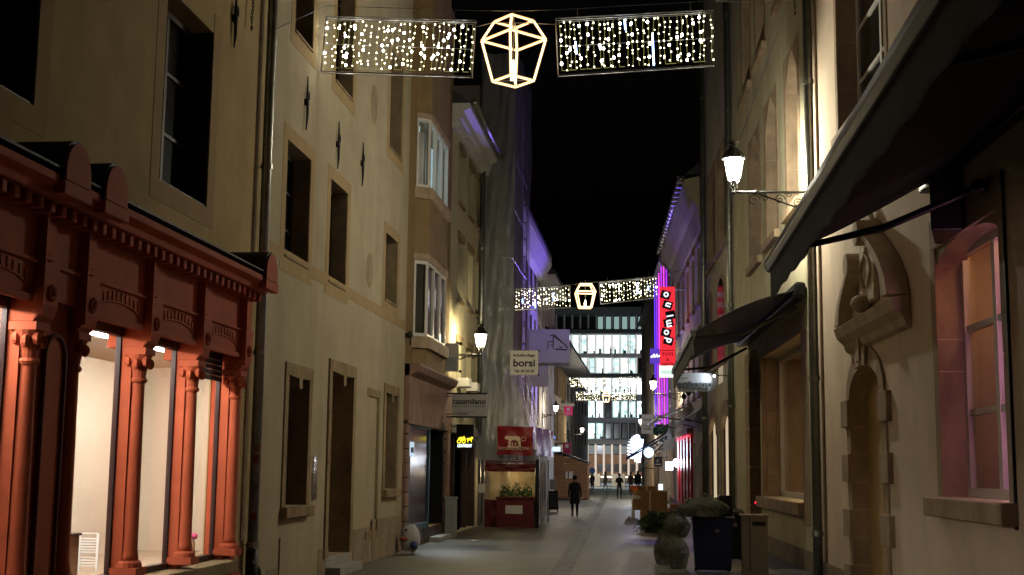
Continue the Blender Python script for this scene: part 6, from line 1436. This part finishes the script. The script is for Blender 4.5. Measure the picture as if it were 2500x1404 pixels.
# electrical cabinet
g = ground(1845, 1403); CBX = T("utility_cabinet", "beige electrical cabinet standing below the display window", "cabinet", tuple(g)); s_ = g.y/FPX
MB().box(g.x-.27, g.x+.27, g.y, g.y+.40, .0, 1.2).build("body", M['cab'], CBX, bevel=.012)
MB().box(g.x-.30, g.x+.30, g.y-.03, g.y+.43, 1.2, 1.26).build("lid", M['cab'], CBX, bevel=.012)
MB().box(g.x-.06, g.x+.22, g.y-.012, g.y-.002, 1.02, 1.11).build("vent", M['ink'], CBX); MB().box(g.x-.12, g.x-.105, g.y-.006, g.y-.001, .05, 1.18).build("door_gap", M['ink'], CBX)
p_ = FR.P(37.0, .05, FR.z(1853, 1227)); ll = MB(); ll.ball(FR.P(FR.a(1853), .10, FR.z(1853, 1227)), .035); tag(ll.build("indicator_light", emit('red_pilot', (1, .01, .03), 4)), "tiny red indicator light in the dark doorway", "light")
# cardboard boxes
def carton(label, u, v, wpx, hpx, mat, dep=.7, open_=False, lift=None, Y=None):
    if lift is None: g = ground(u, v)
    else: g = at(u, v, Y)
    s_ = g.y/FPX; w_ = wpx*s_/2; h = hpx*s_; z = 0 if lift is None else g.z
    t = T("cardboard_box", label, "box", (g.x, g.y, z), "cardboard boxes put out for collection")
    x, y = g.x, g.y
    mb = MB(); mb.box(x-w_, x+w_, y, y+dep, z, z+h); mb.build("carton", mat, t, bevel=.012)
    if open_:
        for sx in (-1, 1): MB().hexa([(x+sx*w_,y,z+h+.002),(x+sx*w_,y+dep,z+h+.002),(x+sx*(w_-.02),y+dep,z+h+.002),(x+sx*(w_-.02),y,z+h+.002),(x+sx*(w_+.12),y,z+h+.12),(x+sx*(w_+.12),y+dep,z+h+.12),(x+sx*(w_+.1),y+dep,z+h+.13),(x+sx*(w_+.1),y,z+h+.13)]).build("flap", mat, t)
    MB().box(x-.03, x+.03, y-.004, y-.001, z+.0, z+h).build("tape", M['beige'], t)
    return t
carton("lowest cardboard box behind the fir branches", 1606, 1292, 84, 50, M['card'], .8)
carton("large cardboard box on top of the lowest one", 1587, 1246, 82, 46, M['card'], .8, True, 1, 44.2)
carton("thin cardboard box lying flat at the top of the pile", 1579, 1199, 48, 12, M['card'], .6, False, 1, 44.6)
carton("small reddish cardboard box right of the fir branches", 1660, 1250, 46, 18, surf('reddish_card', (.34, .15, .09), .85), .5, False, 1, 41.5)
p_ = at(1551, 1196, 44.4); oc = T("crate", "orange plastic crate on the left corner of the box pile", "crate", tuple(p_)); s_ = 44.4/FPX
MB().box(p_.x-12*s_, p_.x+8*s_, 44.4, 44.9, p_.z-6*s_, p_.z+8*s_).build("body", M['orange'], oc, bevel=.01); MB().box(p_.x-12.5*s_, p_.x+8.5*s_, 44.37, 44.93, p_.z+8*s_, p_.z+9.5*s_).build("rim", M['orange'], oc)
p_ = at(1552, 1214, 43.9); tag(MB().box(p_.x-8*s_, p_.x+11*s_, 43.95, 43.98, p_.z-4*s_, p_.z+4*s_).build("shipping_label", M['sign_w']), "white shipping label on the large cardboard box", "label")
p_ = ground(1547, 1272); tag(MB().box(p_.x-.09, p_.x+.05, p_.y, p_.y+.05, 0, .9).build("white_board", M['frame_w']), "white board leaning at the left side of the boxes", "board")
# fir branches
fb = ground(1612, 1300); FB = T("fir_bundle", "heap of dark green fir branches in front of the boxes", "fir branches", (fb.x, fb.y, 0))
mb = MB()
for k in range(260):
    u = RN.uniform(-.62, .62); b0 = Vector((fb.x+u, fb.y-.25+RN.uniform(-.2,.2), .1+.62*RN.random()*(1-abs(u)*.5))); d = Vector((RN.uniform(-1,1), RN.uniform(-.6,.2), RN.uniform(-.5,.7))).normalized(); L_ = .22+.2*RN.random()
    e1 = d.orthogonal().normalized(); e2 = d.cross(e1)
    for j in range(16):
        t = j/16; p_ = b0 + d*L_*t; ang = j*2.4; sd = (e1*math.cos(ang)+e2*math.sin(ang)+d*.8).normalized()*.09; wv = d.cross(sd).normalized()*.016
        mb.add([p_-wv, p_+wv, p_+sd], [(0,1,2)])
mb.build("fir_needles", M['green'], FB, stuff=True)
MB().tube([(fb.x-.5, fb.y, .2), (fb.x+.5, fb.y+.1, .35)], .03, 6).build("branch", M['frame_d'], FB)
MB().box(fb.x-.55, fb.x+.45, fb.y-.05, fb.y+.2, 0, .18).build("pot", M['card'], FB, bevel=.02)
g = at(1604, 1290, fb.y-.2); tag(MB().box(g.x-.13, g.x+.10, fb.y-.32, fb.y-.22, .0, .45).build("flower_pot", M['cab'], None, bevel=.02), "dull square pot in front of the fir heap", "pot")
sh = ground(1640, 1222); SH = T("potted_shrub", "dark shrub in a pot beside the bright shop door", "shrub", (sh.x, sh.y, 0)); mb = MB()
for k in range(420):
    t = RN.random()*6.28; r_ = RN.random()**.5*.75; p_ = Vector((sh.x+.3+r_*math.cos(t)*.8, sh.y+r_*math.sin(t), .7+1.5*RN.random()*(1-.5*r_))); d1 = Vector((RN.uniform(-1,1),RN.uniform(-1,1),RN.uniform(-.2,1))).normalized()*.11; d2 = d1.orthogonal().normalized()*.04
    mb.add([p_-d1, p_+d2, p_+d1, p_-d2], [(0,1,2,3)])
mb.build("leaves", M['green'], SH, stuff=True); MB().lathe([(.25,0),(.33,.6),(.36,.65),(.3,.65)], (sh.x+.3, sh.y, 0), 12).build("pot", M['concrete'], SH); MB().tube([(sh.x+.3, sh.y, .6), (sh.x+.3, sh.y, 1.6)], .05, 6).build("stem", M['frame_d'], SH)
g = ground(1663, 1232); tag(MB().box(g.x-.22, g.x+.22, g.y, g.y+.5, 0, 1.45).build("planter_pillar", M['concrete'], None, bevel=.02), "plain grey planter pillar left of the red shop front", "planter")
g = ground(1681, 1236); tag(MB().box(g.x-.24, g.x+.24, g.y, g.y+.4, .0, .95).build("blue_crate", surf('pale_blue_plastic', (.25,.34,.62), .5), None, bevel=.02), "pale blue crate at the foot of the red shop front", "crate")
# crumpled plastic sheet on the pavement
g = ground(1541, 1279); mb = MB(); rg = random.Random(5)
mb.grid(lambda u, v: Vector((g.x+(u-.5)*.62, g.y+(v-.5)*.7, .01+max(0, .36*math.sin(math.pi*u)*math.sin(math.pi*v))*(.45+.6*abs(math.sin(u*13+v*7))*abs(math.cos(v*11-u*5))))), 28, 24)
tag(mb.build("plastic_sheet", M['wrap'], None, smooth=True), "crumpled clear plastic sheet lying on the pavement near the boxes", "plastic sheet")
p_ = ground(1640, 1256); mb = MB(); mb.grid(lambda u, v: Vector((p_.x+(u-.5)*.8+.3, p_.y+(v-.5)*.5, .3+.5*(1-u)+.1*math.sin(u*11+v*6))), 14, 10); tag(mb.build("plastic_wrap", M['wrap'], None, smooth=True), "pale plastic wrapping draped right of the cardboard boxes", "plastic sheet")
g = ground(1155, 1322); tag(MB().grid(lambda u, v: Vector((g.x+(u-.5)*.30, g.y+(v-.5)*.22, .012+.03*abs(math.sin(u*5+v*3)))), 6, 5).build("paper_scrap", M['sign_w']), "crumpled scrap of white paper on the paving near the dark passage", "litter")
# wrapped oval figure at the shop corner
g = ground(998, 1352); W_ = T("wrapped_board", "rounded white advertising figure with red and blue patches wrapped in plastic", "figure", tuple(g)); s_ = g.y/FPX
r0, rz0 = 25*s_, 35*s_
MB().ball((g.x, g.y+.15, rz0), r0, .16, rz0, 24, 16).build("body", M['frame_w'], W_, smooth=True)
MB().ball((g.x-r0*.45, g.y+.05, rz0*.98), r0*.55, .10, rz0*.18, 14, 8).build("red_patch", surf('faded_red_print', (.42,.07,.05), .5), W_, smooth=True)
MB().ball((g.x+r0*.42, g.y+.06, rz0*.62), r0*.42, .10, rz0*.34, 14, 8).build("blue_patch", surf('faded_blue_print', (.05,.07,.2), .5), W_, smooth=True)
MB().ball((g.x-.08, g.y-.005, rz0*1.62), .035, .02, .035).build("eye", M['ink'], W_)
mb = MB(); nu, nv = 26, 18
mb.grid(lambda u, v: Vector((g.x + (r0*1.06+.02*math.sin(u*40+v*9))*math.cos(u*6.2832)*max(.05, math.sin(math.pi*v)), g.y+.15+(.20+.02*math.sin(u*30))*math.sin(u*6.2832)*max(.05, math.sin(math.pi*v)), rz0*(1-1.05*math.cos(math.pi*v))+.02)), 30, 18)
mb.build("plastic_wrap", film('thin_clear_wrap', (.5,.5,.55), .25, .1, 1.0, 9), W_, smooth=True)
mb = MB()
for k in range(9): mb.tube([Vector((g.x-.05-.02*k, g.y+.12, rz0*2+.05*k)) + Vector((.02*math.cos(t), 0, .03*math.sin(t))) for t in [q*math.pi/4 for q in range(8)]], .008, 4, True)
mb.build("chain", M['steel'], W_)
MB().box(g.x-r0*.8, g.x+r0*.2, g.y, g.y+.3, 0, .06).build("base", M['frame_w'], W_)

# ================================================================== people
def person(label, u, v, hpx, yaw, coat, trousers, coat_len=.0, stride=.25, arm=.12, hairlong=False, shoe=(.02,.02,.02), bag_=None, bulky=1.0, arms_up=False, Y=None):
    g = ground(u, v) if Y is None else Vector((at(u, v, Y).x, Y, at(u, v, Y).z)); H_ = hpx*g.y/FPX; k = H_/1.78; zb_ = max(0, g.z if Y else 0)
    t = T("person", label, "person", (g.x, g.y, zb_)); t.rotation_euler = (0, 0, yaw)
    V = lambda x, y, z: Vector((x*k, y*k, z*k))        # local: +y is forward
    J = {}
    pts = []; edg = []; rad = []
    def add(p, r, par=None):
        pts.append(p); rad.append(r*k); i = len(pts)-1
        if par is not None: edg.append((par, i))
        return i
    pel = add(V(0,0,.95), .145*bulky); sp1 = add(V(0,.01,1.12), .135*bulky, pel); ch = add(V(0,0,1.32), .155*bulky, sp1); nk = add(V(0,.01,1.47), .065, ch); hd0 = add(V(0,.025,1.55), .072, nk); hd1 = add(V(0,.03,1.65), .098, hd0); hd2 = add(V(0,.02,1.73), .07, hd1)
    for s in (-1, 1):
        hip = add(V(.09*s, 0, .90), .10*bulky, pel); f = stride*s
        kn = add(V(.10*s, f*.45+.02, .50), .066, hip); an = add(V(.10*s, f*.8-(.05 if f < 0 else 0), .10+(.05 if f < 0 and stride > .1 else 0)), .042, kn); toe = add(V(.11*s, f*.8+.15, .045+(.0)), .038, an)
        sh_ = add(V(.185*s, 0, 1.40), .068*bulky, ch); fa = -arm*s
        if arms_up: el = add(V(.25*s, .06, 1.14), .05, sh_); wr = add(V(.10*s, .27, 1.22), .034, el); hn = add(V(.05*s, .32, 1.26), .034, wr)
        else: el = add(V(.25*s, fa*.6-.03, 1.12), .05*bulky, sh_); wr = add(V(.25*s, fa+.03, .87), .034, el); hn = add(V(.245*s, fa+.05, .79), .036, wr)
        J[s] = hn
    me = bpy.data.meshes.new("person_body"); me.from_pydata([tuple(p) for p in pts], edg, [])
    ob = bpy.data.objects.new("body_temp", me); COL.objects.link(ob)
    md = ob.modifiers.new("skin", 'SKIN'); md.use_smooth_shade = True
    for i, d in enumerate(me.skin_vertices[0].data): d.radius = (rad[i], rad[i]*(.78 if i in (pel, sp1, ch) else 1)); d.use_root = (i == 0)
    sd = ob.modifiers.new("sub", 'SUBSURF'); sd.levels = 2; sd.render_levels = 2
    dg = bpy.context.evaluated_depsgraph_get(); m2 = bpy.data.meshes.new_from_object(ob.evaluated_get(dg)); bpy.data.objects.remove(ob)
    # fingers and face joined into the same body mesh
    bm = bmesh.new(); bm.from_mesh(m2)
    ex = MB()
    for s in (-1, 1):
        h = pts[J[s]]; dn = V(0, .03, -.05) if not arms_up else V(-.04*s, .04, .02)
        for q in range(4):
            o = V(0, -.028+.018*q, 0); L_ = (.85, 1.0, 1.05, .8)[q]
            ex.tube([h+o, h+o+dn*.9*L_, h+o+dn*1.5*L_+V(-.012*s, .01, 0)], [.010*k, .009*k, .007*k], 5)
        ex.tube([h+V(0,.02,.02), h+V(-.01*s,.055,-.01), h+V(-.015*s,.07,-.04)], [.011*k, .010*k, .008*k], 5)
    ex.ball(V(0,.128,1.635), .014*k, .022*k, .022*k, 6, 5)
    for s in (-1, 1): ex.ball(V(.098*s,.02,1.64), .014*k, .022*k, .032*k, 6, 5)
    nb0 = len(bm.verts); vs = [bm.verts.new(p) for p in ex.v]
    for f in ex.f:
        try: bm.faces.new([vs[i] for i in f]).material_index = 0
        except ValueError: pass
    bm.to_mesh(m2); bm.free()
    m2.materials.clear()
    mats = [M['skin'], coat, trousers, surf('shoe_leather', shoe, .4)]
    for m in mats: m2.materials.append(m)
    hz = pts[J[1]].z
    for pl_ in m2.polygons:
        z = pl_.center.z/k; x = abs(pl_.center.x)/k; pl_.use_smooth = True
        if z > 1.475: pl_.material_index = 0
        elif z < .085: pl_.material_index = 3
        elif (x > .18 and z < .86 and not arms_up) or (arms_up and pl_.center.y/k > .24): pl_.material_index = 0
        elif z < .93 and x < .2: pl_.material_index = 2
        else: pl_.material_index = 1
    b_ = bpy.data.objects.new("body", m2); COL.objects.link(b_); b_.parent = t; ORG[b_] = Vector((0,0,0))
    ORG[t] = Vector((0,0,0))
    if coat_len > 0:
        ex = MB(); z0 = .93-coat_len
        ex.lathe([(.205*k, z0*k), (.20*k, (z0+.02)*k), (.185*k, .78*k), (.178*k, .95*k), (.165*k, 1.08*k), (.185*k, 1.25*k), (.19*k, 1.36*k), (.12*k, 1.46*k), (.075*k, 1.50*k)], V(0,.01,0), 20, 1.08*bulky, .80*bulky, cap=False); co = ex.build("coat", coat, t, smooth=True)
        co.modifiers.new("thickness", 'SOLIDIFY').thickness = .012
        mb = MB(); mb.tube([V(.085*math.cos(a), .01+.075*math.sin(a), 1.485) for a in [q*.628 for q in range(10)]], .022*k, 6, True); mb.build("collar", coat, co, smooth=True)
    hr = MB(); hr.ball(V(0,-.005,1.685), .108*k, .115*k, .105*k, 14, 10)
    if hairlong: hr.ball(V(0,-.06,1.56), .095*k, .06*k, .16*k, 10, 8)
    hr.build("hair", M['hair'], t, smooth=True)
    if bag_:
        bg_ = MB(); bg_.ball(V(bag_, -.02, .95), .08*k, .15*k, .15*k, 10, 8); bo = bg_.build("shoulder_bag", M['hair'], t, smooth=True); MB().tube([V(bag_, -.02, 1.05), V(bag_*.7, 0, 1.42), V(bag_*.6, -.08, 1.2)], .012*k, 5).build("strap", M['hair'], bo)
    return t
navy = surf('dark_overcoat', (.030, .032, .042), .85); dark = surf('dark_trousers', (.015, .015, .018), .85); grey = surf('grey_trousers', (.10, .085, .07), .85); blk = surf('black_jacket', (.014, .013, .014), .8); cream = surf('cream_coat', (.55, .47, .40), .85); olive = surf('olive_jacket', (.05, .05, .042), .85)
person("man in a long dark overcoat walking away past the wooden kiosk", 1403, 1264, 101, .05, navy, dark, .34, .10, .10)
person("person in black jacket and grey trousers walking away near the gutter", 1512, 1219, 62, -.1, blk, grey, .0, .30, .1, arms_up=True)
person("person in olive jacket standing beside the black-clad one", 1540, 1203, 49, .2, olive, dark, .1, .08, .06)
person("bulky person in black hooded jacket close to the boxes", 1557, 1200, 49, 0, blk, dark, .25, .05, .05, bulky=1.5, hairlong=True)
person("woman in a cream coat with a dark shoulder bag", 1478, 1195, 43, 1.3, cream, dark, .30, .25, .08, hairlong=True, bag_=.2)
person("person in long black coat at the corner of the wooden kiosk", 1446, 1197, 43, 2.6, blk, dark, .45, .08, .05, hairlong=True)
# concrete blocks and bench shapes at the plaza, round traffic sign
for (u, lab) in ((1457, "grey concrete block on the plaza left of the cream coat"), (1503, "grey concrete block on the plaza behind the walking person"), (1518, "wide concrete block at the plaza centre")):
    p_ = at(u, 1168, 160); tag(MB().box(p_.x-.45, p_.x+.45, 160, 160.8, .0, p_.z+.55).build("concrete_block", M['plinth'], None, bevel=.08), lab, "block")
p_ = at(1446, 1149, 120); RS = T("traffic_sign", "round blue traffic sign at the end of the left row", "traffic sign", (p_.x, 120, 0)); F = FY(120)
MB().fprism(F, [(p_.x+.28*math.cos(t), p_.z+.28*math.sin(t)) for t in [k*.393 for k in range(16)]], 0, .03).build("disc", surf('blue_sign_enamel', (.03,.12,.5), .4), RS); MB().tube([(p_.x, 120.05, 0), (p_.x, 120.05, p_.z)], .035, 6).build("pole", M['steel'], RS)
